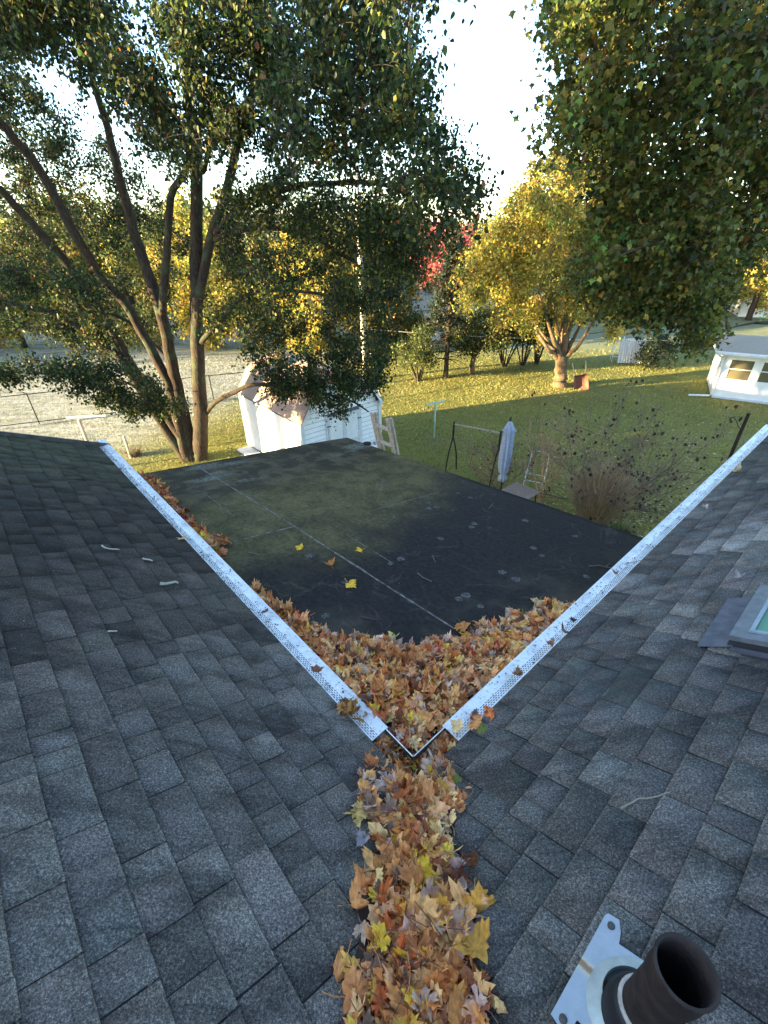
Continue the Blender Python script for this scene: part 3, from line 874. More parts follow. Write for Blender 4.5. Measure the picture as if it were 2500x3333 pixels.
pile('leaf_pile', 'narrow drift of reddish brown leaves along the left gutter of the flat roof', lv, ug, 150, hp(3.6, .15, -.4))

def single_leaf(pos, size, col, label, yaw, var=0, tilt=.12, cat='leaf', group=None):
    P, F, C = one_leaf((0, 0, 0), size, tilt, yaw=yaw, col=col, var=var)
    o = mesh_np('fallen_leaf', P, F, C, M_DRYLEAF, label=label, cat=cat, group=group)
    o.location = pos
    return o
YEL = (.88, .48, .04); ORG = (.52, .20, .05); TAN = (.60, .40, .17); BRN = (.24, .10, .05); GRY = (.48, .40, .35)
def on_flat(px, py, dz=.014):
    a, b = flat_at(px, py); return hp(a, b, zF(a, b) + dz)
def on_right(px, py, dz=.022):
    i, b = right_at(px, py); return hp(-i, b, zR(i) + dz)
def on_left(px, py, dz=.022):
    a, j = left_at(px, py); return hp(a, -j, zR(j) + dz)
def on_gut(px, py, dz=.03):
    a, b, z = h_local(px, py, .02); return hp(a, b, dz)
single_leaf(on_flat(975, 1786), .065, YEL, 'small yellow maple leaf lying alone on the green-stained part of the flat roof', 1.2)
single_leaf(on_flat(1168, 1795), .062, YEL, 'bright yellow maple leaf just beyond the long seam of the flat roof', 2.2, 8)
single_leaf(on_flat(1076, 1838), .068, ORG, 'curled orange maple leaf beside the round fastener mark on the flat roof', .4, 3)
single_leaf(on_flat(1144, 1907), .078, YEL, 'large flat yellow maple leaf in the middle of the black stain on the flat roof', 4.0)
single_leaf(on_flat(1278, 2078), .072, (.68, .52, .14), 'pale yellow leaf just clear of the front edge of the leaf drift', 5.1, 8)
single_leaf(on_flat(1505, 2052, .03), .085, ORG, 'orange leaf at the end of the seam by the leaf drift', 3.3, 1)
single_leaf(on_flat(1512, 2077, .02), .065, YEL, 'yellow leaf under the orange one at the end of the seam', 1.0, 8)
single_leaf(on_flat(1752, 1965), .085, TAN, 'tan maple leaf lying on the bare black membrane near the right gutter', 2.6)
single_leaf(on_flat(1822, 1988, .03), .095, TAN, 'broad tan leaf propped at the right tip of the leaf drift', 2.0, 1)
single_leaf(on_left(597, 1760), .07, TAN, 'tan leaf at the inner edge of the left gutter guard', 1.5, 1)
single_leaf(on_right(2394, 1542), .085, (.55, .40, .24), 'pale brown leaf on the far part of the right roof slope', 1.0, 3)
single_leaf(on_right(2397, 1887, .02), .05, GRY, 'tiny bleached curled leaf above the skylight on the right roof', 1.9, 7)
single_leaf(on_right(2290, 1660), .05, GRY, 'pale curled leaf scrap halfway along the right roof slope', .3, 4)
single_leaf(on_right(1530, 2810, .012), .05, (.22, .08, .03), 'twisted rust brown leaf stalk beside the valley leaves on the right roof', .9, 7)
i_, b_ = right_at(1550, 3100)
single_leaf(hp(-i_, b_, zR(i_) + .045), .085, (.58, .29, .05), 'large golden leaf with brown spots at the right rim of the valley strip', 3.6, 3, .3)
a_, j_ = left_at(1165, 2660)
single_leaf(hp(a_, -j_, zR(j_) + .03), .075, (.55, .36, .11), 'yellow-tan leaf lying just outside the left rim of the valley strip', 1.6, 8)
single_leaf(on_left(1180, 2745), .055, (.36, .31, .30), 'grey shrivelled leaf left of the valley strip on the shingles', 2.4, 4)
for k, (px, py, c, s, lab) in enumerate([(1030, 2183, BRN, .05, 'first brown curled leaf on the left gutter guard above the corner'), (1120, 2290, (.2, .13, .12), .05, 'dark shrivelled leaf on the slots of the left gutter guard'),
        (1150, 2320, (.2, .13, .13), .05, 'purple grey curled leaf near the lower end of the left gutter guard'), (868, 1995, (.16, .10, .06), .04, 'small dark leaf halfway up the left gutter guard'),
        (1837, 2062, BRN, .055, 'brown curled leaf lying across the slots of the right gutter guard'), (1789, 2103, (.35, .13, .06), .05, 'small reddish leaf at the inner edge of the right gutter guard'),
        (1681, 2204, (.34, .16, .07), .05, 'brown oval leaf on the lower part of the right gutter guard'), (1865, 2025, (.06, .04, .035), .032, 'tiny black leaf scrap on the right gutter guard'),
        (1545, 2340, (.16, .11, .09), .045, 'dark leaf at the cut end of the right gutter guard'), (2008, 1872, (.3, .16, .1), .04, 'small rust leaf beside the twig on the right gutter guard')]):
    single_leaf(on_gut(px, py, .035), s, c, lab, k * 1.3, [3, 4, 7, 10][k % 4], .3)

def twig(pts, r, label, branch=None, col=(.17, .13, .10), mat=None):
    o = np.mean(pts, 0)
    n = []
    for k in range(len(pts) - 1):
        for t in np.linspace(0, 1, 4, endpoint=(k == len(pts) - 2)):
            n.append(pts[k] * (1 - t) + pts[k + 1] * t + RNG.normal(0, r * .5, 3) * np.array([1, 1, .3]))
    m = MB(); m.tube([p - o for p in n], [r * (1 - .5 * k / len(n)) for k in range(len(n))], 6, col)
    for (s, e) in (branch or []): m.tube([s - o, (s + e) / 2 - o + RNG.normal(0, r, 3), e - o], [r * .6, r * .5, r * .25], 5, col)
    ob = m.build('twig', M_DRY, label=label, cat='twig'); ob.location = o
    return ob
def z1(x, y): return (x * .7535, 1500 + y * .7535)
twig([on_left(*z1(440, 378)), on_left(*z1(480, 392)), on_left(*z1(522, 393))], .006, 'thin pale curved twig on the upper left roof slope', col=(.44, .38, .31))
twig([on_left(*z1(618, 432)), on_left(*z1(662, 442))], .007, 'short pale twig left of the gutter on the left roof slope', col=(.44, .38, .31))
twig([on_left(*z1(697, 541)), on_left(*z1(735, 537)), on_left(*z1(773, 536))], .012, 'thick lichen-covered stick on the left roof slope', col=(.36, .33, .25))
twig([on_left(*z1(470, 750)), on_left(*z1(512, 746))], .005, 'bleached splinter of bark on the left roof slope', col=(.5, .44, .38))
def z8(x, y): return (1000 + x * .904, 2500 + y * .904)
twig([on_right(*z8(1122, 158)), on_right(*z8(1180, 122)), on_right(*z8(1240, 115)), on_right(*z8(1298, 100))], .0036, 'crooked grey twig lying on the right roof slope above the vent pipe', col=(.26, .21, .15))
twig([on_right(1475 + 20, 2820), on_right(1550, 2790)], .003, 'thin dry leaf stalk sticking out of the valley leaves on the right', col=(.3, .25, .2))
def z6(x, y): return (1200 + x * .7836, 1350 + y * .7836)
twig([on_flat(*z6(915, 634)), on_flat(*z6(960, 632)), on_flat(*z6(1000, 640)), on_flat(*z6(1010, 655))], .006, 'forked dark twig lying on the flat roof beside the right gutter', branch=[(on_flat(*z6(985, 634)), on_flat(*z6(1004, 622)))], col=(.12, .11, .09))
twig([on_flat(*z6(203, 664)), on_flat(*z6(232, 686)), on_flat(*z6(262, 697))], .0045, 'thin grey twig on the black membrane near the middle of the flat roof', col=(.14, .14, .13))
twig([on_flat(*z6(500, 392)), on_flat(*z6(518, 370))], .005, 'tiny forked twig near the far right edge of the flat roof', branch=[(on_flat(*z6(510, 380)), on_flat(*z6(524, 388)))], col=(.12, .11, .10))
twig([on_flat(*z6(265, 590)), on_flat(*z6(276, 618))], .005, 'stubby twig beside the brown stain on the flat roof', col=(.12, .12, .11))
twig([on_gut(*z6(1060, 624)), on_gut(*z6(1130, 610))], .004, 'pale twig lying across the right gutter guard', col=(.35, .28, .2))
twig([on_left(*[200, 2850]), on_left(*[340, 2873])], .0032, 'faint brown pine needle stem on the lower left roof', col=(.12, .11, .09))
twig([on_flat(300 + 1315 * .663, 1350 + 1000 * .663), on_flat(300 + 1420 * .663, 1350 + 1018 * .663)], .006, 'reddish brown twig in the black stain behind the leaf drift', col=(.09, .05, .04))
twig([on_flat(300 + 768 * .663, 1350 + 681 * .663), on_flat(300 + 830 * .663, 1350 + 694 * .663)], .0045, 'thin curved twig on the green stain near the left drift', col=(.16, .15, .12))
#@@PART2
# ------------------------------------------------------------------ trees
PEAR = (np.array([[0, 0, 0], [.36, .30, .10], [.30, .68, .08], [0, 1.05, -.02], [-.30, .68, .08], [-.36, .30, .10]]) - [0, .5, 0], np.array([[0, 1, 2, 3], [0, 3, 4, 5]]))
DIAM = (np.array([[0, -.5, 0], [.42, 0, .08], [0, .55, 0], [-.42, 0, .08]]), np.array([[0, 1, 2, 3]]))
_mo = np.array([(0, -.1), (.28, -.18), (.36, .02), (.82, .30), (.46, .40), (.26, .66), (.0, 1.1), (-.26, .66), (-.46, .40), (-.82, .30), (-.36, .02), (-.28, -.18)])
MAPLE = (np.concatenate([[[0, .25, .0]], np.c_[_mo, .12 * np.hypot(_mo[:, 0], _mo[:, 1] - .3) ** 1.5 * np.where(np.arange(12) % 2, 1, -.8)]]) - [0, .4, 0], np.array([[0, 1 + k, 1 + (k + 1) % 12] for k in range(12)]))
def rand_rots(n, rg, droop=.6):
    d = rg.normal(0, 1, (n, 3)); d[:, 2] -= droop * 1.2; d /= np.linalg.norm(d, axis=1)[:, None]     # tip direction
    u = rg.normal(0, 1, (n, 3)); u[:, 2] += .8
    x = np.cross(d, u); x /= np.linalg.norm(x, axis=1)[:, None]; z = np.cross(x, d)
    return np.stack([x, d, z], 2)
def leaves_np(P, size, shape, pal, rg, droop=.6, jit=.3, fac=None):
    T, F = shape; n = len(P)
    Rm = rand_rots(n, rg, droop)
    sz = size * np.clip(rg.normal(1, jit, n), .45, 1.7)
    V = np.einsum('nij,kj->nki', Rm, T) * sz[:, None, None] + P[:, None, :]
    cols = np.array([c for c, _ in pal]); w = np.array([q for _, q in pal], float); w /= w.sum()
    c = cols[rg.choice(len(pal), n, p=w)] * np.clip(rg.normal(1, .16, (n, 1)), .5, 1.6)
    if fac is not None: c = np.clip(c * fac, 0, .8)
    k = len(T)
    FF = (F[None] + (np.arange(n) * k)[:, None, None]).reshape(-1, F.shape[1])
    return V.reshape(-1, 3), FF, np.repeat(c, k, 0)
def spline(pts, rad, sub=4):
    pts = np.array(pts, float); n = len(pts); out = []; ro = []
    for i in range(n - 1):
        p0, p1, p2, p3 = pts[max(i - 1, 0)], pts[i], pts[i + 1], pts[min(i + 2, n - 1)]
        for q in range(sub):
            t = q / sub
            out.append(.5 * ((2 * p1) + (-p0 + p2) * t + (2 * p0 - 5 * p1 + 4 * p2 - p3) * t * t + (-p0 + 3 * p1 - 3 * p2 + p3) * t ** 3)); ro.append(rad[i] * (1 - t) + rad[i + 1] * t)
    out.append(pts[-1]); ro.append(rad[-1])
    return np.array(out), np.array(ro)
def thin_tubes(paths, r0, r1, nseg_sides=3):
    """many thin branches in one array: paths (n,m,3)"""
    n, m, _ = paths.shape; k = nseg_sides
    d = np.gradient(paths, axis=1); d /= np.linalg.norm(d, axis=2, keepdims=True) + 1e-9
    ref = np.array([.31, .22, .93]); x = np.cross(d, ref); x /= np.linalg.norm(x, axis=2, keepdims=True) + 1e-9; y = np.cross(d, x)
    r0 = np.asarray(r0).reshape(-1, 1) * np.ones((n, 1)); r1 = np.asarray(r1).reshape(-1, 1) * np.ones((n, 1))
    rr = r0 + (r1 - r0) * np.linspace(0, 1, m)[None]
    a = np.arange(k) * 2 * np.pi / k
    V = paths[:, :, None, :] + rr[:, :, None, None] * (x[:, :, None, :] * np.cos(a)[None, None, :, None] + y[:, :, None, :] * np.sin(a)[None, None, :, None])
    idx = np.arange(n * m * k).reshape(n, m, k)
    A = idx[:, :-1, :]; B = idx[:, 1:, :]
    F = np.stack([A, np.roll(A, -1, 2), np.roll(B, -1, 2), B], -1).reshape(-1, 4)
    return V.reshape(-1, 3), F
def in_poly(p, poly):
    x, y = p; c = False; j = len(poly) - 1
    for i in range(len(poly)):
        if (poly[i][1] > y) != (poly[j][1] > y) and x < (poly[j][0] - poly[i][0]) * (y - poly[i][1]) / (poly[j][1] - poly[i][1]) + poly[i][0]: c = not c
        j = i
    return c

def tree(name, label, base, limbs, clumps, leaf, size, shape, pal, twigs=5, nl=40, spread=.12, bark=None, cat='tree', group=None, droop=.6,
         sub_r=.018, n_leaf_parts=0, seed=1, leafmat=None, minbranch=True, twlen=.7, tw_r=.006):
    """limbs: list of (points, radii) in world coordinates; clumps: (centre, radius)"""
    rg = np.random.default_rng(seed)
    base = np.array(base, float)
    root = empty(name, base, label=label, cat=cat, group=group)
    S = []
    mb = MB()
    for k, (pts, rad) in enumerate(limbs):
        P, r = spline(pts, rad)
        P = P + rg.normal(0, 1, P.shape) * r[:, None] * .10
        mb.tube(P - base, r, 9 if r[0] > .05 else 6)
        S.append(P[len(P) // 4 if k == 0 else 1:])
    mb.build('trunk', bark or M_BARK, root, smooth=True)
    S = np.concatenate(S)
    cl = np.array([c for c, _ in clumps], float); cr = np.array([r for _, r in clumps], float)
    # branch to every clump from the nearest wood (clumps nearer to the wood first, so they chain)
    if len(cl):
        order = np.argsort([np.min(np.linalg.norm(S - c, axis=1)) for c in cl])
        paths = []; W = S.copy()
        for q in order:
            c = cl[q]; d = np.linalg.norm(W - c, axis=1) + .5 * np.maximum(0, W[:, 2] - c[2])
            s = W[np.argmin(d)]
            t = np.linspace(0, 1, 7)[:, None]
            mid = (s + c) / 2 + rg.normal(0, .07, 3) * np.linalg.norm(c - s) + np.array([0, 0, .10 * np.linalg.norm(c - s)])
            path = (1 - t) ** 2 * s + 2 * t * (1 - t) * mid + t * t * c
            paths.append(path); W = np.concatenate([W, path[2:]])
        paths = np.array(paths)
        Vb, Fb = thin_tubes(paths, sub_r, sub_r * .35, 4)
        # twigs
        nt = twigs
        ends = np.repeat(paths[:, -1, :], nt, 0)
        st = paths[np.repeat(np.arange(len(paths)), nt), rg.integers(3, 7, len(paths) * nt)]
        dv = rg.normal(0, 1, (len(ends), 3)); dv /= np.linalg.norm(dv, axis=1)[:, None]
        rr = np.repeat(cr[order], nt) * rg.uniform(.35, 1.1, len(ends))
        tgt = ends + dv * rr[:, None]
        tgt[:, 2] -= rr * .15
        t = np.linspace(0, 1, 5)[None, :, None]
        mid = (st + tgt) / 2 + rg.normal(0, .08, st.shape) * rr[:, None] + np.array([0, 0, .08])
        tp = (1 - t) ** 2 * st[:, None] + 2 * t * (1 - t) * mid[:, None] + t * t * tgt[:, None]
        Vt, Ft = thin_tubes(tp, tw_r, tw_r * .4, 3)
        mesh_np('branches', np.concatenate([Vb, Vt]) - base, np.concatenate([Fb, Ft + len(Vb)]), np.ones((len(Vb) + len(Vt), 3)), bark or M_TWIG, parent=root, kind='stuff')
        # leaves along the outer part of each twig
        n = len(tp) * nl
        ti = np.repeat(np.arange(len(tp)), nl)
        u = rg.uniform(.25, 1.04, n)[:, None]
        pos = (1 - u) ** 2 * st[ti] + 2 * u * (1 - u) * mid[ti] + u * u * tgt[ti]
        pos = pos + rg.normal(0, spread, (n, 3))
        # every spray of leaves has its own tone
        tone = rg.lognormal(0, .24, (len(tp), 1)) * np.concatenate([1 + rg.normal(0, .16, (len(tp), 1)), np.ones((len(tp), 1)), 1 + rg.normal(0, .1, (len(tp), 1))], 1)
        cl_t = np.repeat(rg.lognormal(0, .20, (len(paths), 1)), nt, 0)
        fac = (tone * cl_t)[ti]
        if n_leaf_parts:
            d = pos - CAM; z = d @ _F; x = FPX * (d @ _R) / z; y = FPX * (d @ _U) / z
            vis = (np.abs(x) < 1230) & (np.abs(y) < 1640) & (z > .5)
            key = np.linalg.norm(d, axis=1) + np.where(vis, 0, 1e4)
            o = np.argsort(key)
            for k in o[:n_leaf_parts]:
                V, F, C = leaves_np(pos[k:k + 1] - base, size, shape, pal, rg, droop, fac=fac[k:k + 1])
                mesh_np('leaf', V, F, C, leafmat or M_LEAF, parent=root)
            pos = pos[o[n_leaf_parts:]]; fac = fac[o[n_leaf_parts:]]
        V, F, C = leaves_np(pos - base, size, shape, pal, rg, droop, fac=fac)
        mesh_np('crown', V, F, C, leafmat or M_LEAF, parent=root, kind='stuff')
    return root

def px_limb(pp, ys, rads):
    """pixel trace of a limb with the distance of each point"""
    ys = np.interp(np.linspace(0, 1, len(pp)), np.linspace(0, 1, len(ys)), ys); rads = [r * .90 for r in rads]
    rads = np.interp(np.linspace(0, 1, len(pp)), np.linspace(0, 1, len(rads)), rads)
    return [at_y(x, y, d) for (x, y), d in zip(pp, ys)], list(rads)
def fill(poly, n, yfun, r, holes=(), rg=None, mind=0.0):
    xs = [p[0] for p in poly]; ys = [p[1] for p in poly]; out = []
    tries = 0
    while len(out) < n and tries < n * 60:
        tries += 1
        p = (rg.uniform(min(xs), max(xs)), rg.uniform(min(ys), max(ys)))
        if not in_poly(p, poly) or any(in_poly(p, h) for h in holes): continue
        lo, hi = yfun(*p)
        out.append((at_y(p[0], p[1], rg.uniform(lo, hi)), r * rg.uniform(.7, 1.3)))
    return out

# --- the big multi-stemmed tree to the left
B0 = at_z(640, 1503, 0.0)
yb = B0[1]
limbs = [
 px_limb([(652, 1560), (655, 1493), (652, 1327), (644, 1101), (640, 900), (637, 800), (640, 490), (612, 300), (608, 75), (600, -150)], [yb, yb, yb, yb - .2, yb - .5, yb - 1.0, yb - 1.6], [.34, .27, .22, .19, .16, .12, .07]),
 px_limb([(640, 1550), (625, 1478), (590, 1330), (558, 1177), (527, 1026), (452, 800), (400, 620), (350, 420), (280, 180)], [yb + .1, yb, yb - .4, yb - 1.2], [.30, .22, .18, .13, .06]),
 px_limb([(527, 1026), (535, 900), (545, 800), (557, 640), (603, 557), (650, 400), (670, 250)], [yb - .3, yb - .5, yb - 1.2], [.13, .10, .05]),
 px_limb([(625, 1540), (603, 1463), (542, 1237), (422, 1011), (324, 898), (256, 780), (136, 565), (22, 422), (-80, 330)], [yb, yb - .1, yb - .8, yb - 2.0], [.26, .16, .14, .12, .09]),
 px_limb([(630, 1540), (603, 1493), (482, 1312), (399, 1177), (324, 1116), (181, 1026), (75, 1000), (0, 1000), (-110, 1015)], [yb, yb - .2, yb - 1.4], [.22, .13, .10, .06]),
 px_limb([(628, 1530), (588, 1418), (437, 1207), (339, 1026), (218, 860), (150, 780), (60, 680), (0, 615), (-90, 560)], [yb, yb, yb - 1.0, yb - 1.8], [.24, .15, .12, .08]),
 px_limb([(655, 1115), (723, 1034), (791, 966), (880, 945), (980, 950), (1100, 965)], [yb - .1, yb - .6, yb - 1.4], [.10, .07, .03]),
 px_limb([(640, 1060), (678, 800), (731, 640), (768, 490), (791, 414), (820, 300), (850, 120), (860, -60)], [yb - .2, yb - .8, yb - 2.0], [.15, .12, .09, .05]),
 px_limb([(700, 760), (765, 690), (829, 648), (980, 603), (1130, 595), (1240, 600), (1330, 640)], [yb - .6, yb - 1.8, yb - 3.4], [.10, .07, .03]),
 px_limb([(672, 1345), (700, 1310), (753, 1282), (829, 1252), (980, 1267), (1130, 1300), (1200, 1340)], [yb, yb - .8, yb - 2.2], [.09, .07, .02]),
 px_limb([(700, 780), (761, 754), (880, 742), (1006, 767), (1112, 830), (1171, 872), (1220, 1000)], [yb - .6, yb - 1.5, yb - 2.6], [.08, .06, .02]),
 px_limb([(480, 1300), (399, 1240), (200, 1225), (60, 1205), (-60, 1230)], [yb - .2, yb - 1.0], [.05, .04, .025]),
 px_limb([(560, 1180), (420, 1050), (330, 1020), (250, 1035), (120, 1060), (40, 1030), (-40, 1010)], [yb + .2, yb - .5], [.06, .04, .03]),
 px_limb([(640, 490), (660, 560), (690, 470), (760, 420), (900, 380), (1050, 330), (1250, 330)], [yb - 1.0, yb - 2.4, yb - 4.4], [.06, .06, .03]),
 px_limb([(820, 300), (950, 200), (1100, 120), (1250, 60)], [yb - 1.6, yb - 4.0], [.05, .03]),
]
rg = np.random.default_rng(3)
cl = []
TOPR = [(620, -120), (1400, -120), (1340, 60), (1325, 190), (1375, 250), (1410, 400), (1460, 500), (1540, 520), (1580, 640), (1520, 720), (1400, 760), (1330, 700), (1200, 620), (1000, 520), (800, 500), (700, 460), (620, 300), (560, 180), (470, 60)]
TOPL = [(-120, -120), (330, -120), (340, 60), (420, 170), (560, 330), (680, 470), (640, 560), (500, 500), (380, 380), (260, 300), (120, 200), (0, 140), (-120, 200)]
MIDL = [(-120, 200), (120, 240), (300, 380), (420, 520), (560, 640), (640, 800), (560, 900), (430, 860), (300, 800), (180, 860), (60, 900), (-120, 820)]
MIDR = [(680, 560), (900, 560), (1200, 640), (1400, 700), (1420, 820), (1330, 900), (1300, 1060), (1200, 1120), (1060, 1010), (900, 1000), (760, 900), (700, 760)]
LOWL = [(-120, 860), (200, 880), (420, 900), (600, 960), (600, 1110), (520, 1230), (420, 1210), (300, 1130), (120, 1095), (-120, 1100)]
LOWL2 = [(-120, 1190), (60, 1170), (230, 1200), (330, 1150), (470, 1210), (560, 1250), (520, 1330), (430, 1300), (300, 1290), (140, 1260), (-80, 1250)]
LOWR = [(690, 960), (900, 1010), (1150, 1080), (1300, 1090), (1260, 1190), (1100, 1180), (950, 1170), (800, 1130), (700, 1090)]
LOWR2 = [(760, 1200), (900, 1180), (1080, 1220), (1220, 1240), (1290, 1320), (1200, 1360), (1090, 1340), (960, 1320), (880, 1290), (780, 1250)]
DRIP = [(250, 1290), (340, 1270), (600, 1300), (560, 1390), (440, 1370), (330, 1340)]
H1 = [(685, 560), (745, 540), (735, 680), (700, 740), (670, 700)]
cl += fill(TOPR, 215, lambda x, y: (7.2 + 2.0 * (x < 900), 12.0), .50, [H1], rg)
cl += fill(TOPL, 130, lambda x, y: (9.5, 14), .55, (), rg)
cl += fill(MIDL, 160, lambda x, y: (14.2, 18), .50, (), rg)
cl += fill(MIDR, 175, lambda x, y: (10.5, 15.5), .46, [H1], rg)
cl += fill(LOWL, 160, lambda x, y: (11.8, 13.4) if x < 330 else (14.6, 17.0), .48, (), rg)
cl += fill(LOWL2, 36, lambda x, y: (10.5, 12.8), .36, (), rg)
cl += fill(LOWR, 90, lambda x, y: (12, 16), .42, (), rg)
cl += fill(LOWR2, 32, lambda x, y: (11, 13.4), .34, (), rg)
cl += fill(DRIP, 14, lambda x, y: (11.5, 13), .28, (), rg)
cl += fill([(790, 1140), (1240, 1150), (1270, 1260), (1000, 1300), (850, 1230)], 30, lambda x, y: (11, 13), .34, (), rg)
cl += fill([(-60, 1180), (420, 1200), (560, 1300), (500, 1360), (330, 1310), (150, 1270)], 22, lambda x, y: (10.5, 12.8), .30, (), rg)
def sunlit_gap(c):
    q = -.297 * c[0] + .955 * c[1]
    return (16.2 < q < 21 and c[2] < 3.5) or (14.2 < q < 16.9 and 2.9 < c[2] < 5.7)
cl = [c for c in cl if not sunlit_gap(c[0])]
PAL_PEAR = [((.030, .050, .016), 30), ((.045, .068, .019), 26), ((.075, .098, .025), 14), ((.020, .034, .014), 16), ((.15, .16, .035), 7), ((.25, .20, .04), 3), ((.42, .13, .05), .8)]
tree('pear_tree', 'large dark multi-stemmed tree standing beyond the left corner of the flat roof', B0 + np.array([0, 0, -.1]), limbs, cl, None, .062, PEAR, PAL_PEAR,
     twigs=10, nl=19, spread=.10, n_leaf_parts=200, seed=5, droop=.9)

# --- maple at the right, its trunk stands beyond the edge of the picture
limbs = [([(12.6, 8.6, -.1), (12.5, 8.7, 1.5), (12.4, 8.8, 3.5), (12.2, 9.0, 6), (11.9, 9.2, 9), (11.6, 9.4, 12), (11.3, 9.5, 14)], [.42, .34, .31, .28, .22, .14, .06]),
 ([(12.3, 8.9, 4.5), (10.8, 9.4, 6.4), (9.0, 9.8, 7.6), (7.2, 10.1, 8.0), (5.6, 10.2, 7.6)], [.16, .13, .10, .06, .03]),
 ([(12.2, 9.0, 6), (10.5, 9.0, 8.2), (8.4, 9.2, 9.6), (6.4, 9.4, 10.4), (4.6, 9.4, 10.8)], [.15, .12, .09, .06, .03]),
 ([(12.0, 9.1, 8), (10.2, 9.6, 10.5), (8.2, 9.8, 12.2), (6.0, 9.8, 13)], [.13, .10, .07, .03]),
 ([(12.4, 8.8, 3.6), (11.2, 10.0, 4.4), (9.8, 10.8, 5.0), (8.6, 11.2, 5.0)], [.11, .08, .06, .03])]
rg = np.random.default_rng(4); cl = []
RA = [(1775, -120), (2640, -120), (2640, 500), (2300, 520), (2100, 420), (2010, 330), (1965, 430), (1900, 530), (1850, 470), (1800, 330), (1795, 230), (1820, 100)]
RB = [(2000, 420), (2100, 440), (2300, 520), (2640, 460), (2640, 700), (2500, 760), (2400, 900), (2300, 940), (2100, 960), (1920, 960), (1895, 900), (1940, 700), (1960, 560)]
RC = [(1880, 880), (2100, 920), (2380, 900), (2330, 1090), (2240, 1170), (2180, 1060), (2060, 1060), (1940, 1040)]
PAL_MAP = [((.048, .070, .018), 18), ((.080, .102, .022), 26), ((.135, .14, .026), 20), ((.13, .12, .022), 8), ((.11, .07, .018), 6), ((.22, .15, .025), 3), ((.30, .21, .035), 1)]
cl += fill(RA, 155, lambda x, y: (7.4, 12.0), .46, [[(2080, 60), (2130, 50), (2090, 160), (2060, 150)]], rg)
cl += fill(RB, 112, lambda x, y: (8.0, 12.0), .44, (), rg)
cl += fill(RC, 55, lambda x, y: (9.5, 11.5), .34, (), rg)
tree('maple_tree', 'tall maple whose green and bronze foliage hangs in from the right', (12.6, 8.6, 0), limbs, cl, None, .060, MAPLE, PAL_MAP,
     twigs=10, nl=19, spread=.13, tw_r=.008, sub_r=.024, n_leaf_parts=200, seed=6, droop=1.3)

# --- generic trees further off
def crown_tree(name, label, base, h, crown_c, crown_r, n, size, pal, trunk_r=.18, seed=1, twigs=6, nl=26, rc=.6, shape=DIAM, group=None, bark=None, spread=.16, cat='tree', low=.35, forks=6, lean=(0, 0), splay=False):
    rg = np.random.default_rng(seed)
    b = np.array([base[0], base[1], -.05]); cc = b + np.array(crown_c); cr = np.array(crown_r)
    cl = []
    while len(cl) < n:
        v = rg.normal(0, 1, 3); v /= np.linalg.norm(v)
        r = rg.uniform(.25, 1) ** .5
        p = cc + v * cr * r * (1 + .16 * math.sin(v[0] * 5 + seed) * math.sin(v[1] * 4 + v[2] * 5 + seed * 2))
        cl.append((p, rc * rg.uniform(.7, 1.25)))
    topz = cc[2] + cr[2] * .6
    tx = b + np.array([lean[0], lean[1], 0])
    limbs = [([b, b + (np.array([cc[0], cc[1], topz]) - b) * .3 + rg.normal(0, .05, 3), b + (np.array([cc[0], cc[1], topz]) - b) * .65, np.array([cc[0], cc[1], topz])], [trunk_r * 1.15, trunk_r * .85, trunk_r * .5, trunk_r * .12])]
    z0 = max(.6, (cc[2] - cr[2]) * .75)
    if splay: limbs = []
    for k in range(forks):
        a = k * 6.283 / forks + rg.random(); f = rg.uniform(0, .5)
        if splay:
            e = cc + np.array([math.cos(a), math.sin(a), rg.uniform(-.1, .6)]) * cr * rg.uniform(.4, .8); q = b + np.array([math.cos(a), math.sin(a), 0]) * .06
            limbs.append(([q, q + (e - q) * .3 + [0, 0, .12], q + (e - q) * .65 + [0, 0, .08], e], [trunk_r * .7, trunk_r * .55, trunk_r * .4, trunk_r * .1])); continue
        s = np.array([b[0] + (cc[0] - b[0]) * f, b[1] + (cc[1] - b[1]) * f, z0 + (cc[2] - z0) * f * .8])
        e = cc + np.array([math.cos(a), math.sin(a), rg.uniform(-.1, .6)]) * cr * .75
        limbs.append(([s, (s + e) / 2 + np.array([0, 0, .12 * cr[2]]), e], [trunk_r * .45, trunk_r * .28, trunk_r * .08]))
    return tree(name, label, b, limbs, cl, None, size, shape, pal, twigs=twigs, nl=nl, spread=spread, bark=bark, group=group, seed=seed, cat=cat, sub_r=trunk_r * .14 + .006)
YELP = [((.42, .33, .06), 20), ((.33, .30, .055), 20), ((.50, .38, .08), 12), ((.18, .21, .045), 14), ((.42, .25, .05), 2)]
GRNP = [((.045, .075, .025), 20), ((.07, .10, .03), 16), ((.12, .13, .035), 8), ((.03, .05, .02), 10)]
OLVP = [((.12, .13, .035), 16), ((.20, .18, .04), 12), ((.07, .09, .03), 12), ((.28, .20, .045), 5)]
REDP = [((.46, .12, .11), 20), ((.34, .075, .075), 12), ((.54, .22, .17), 8)]
DRKP = [((.022, .038, .022), 20), ((.035, .05, .025), 12)]

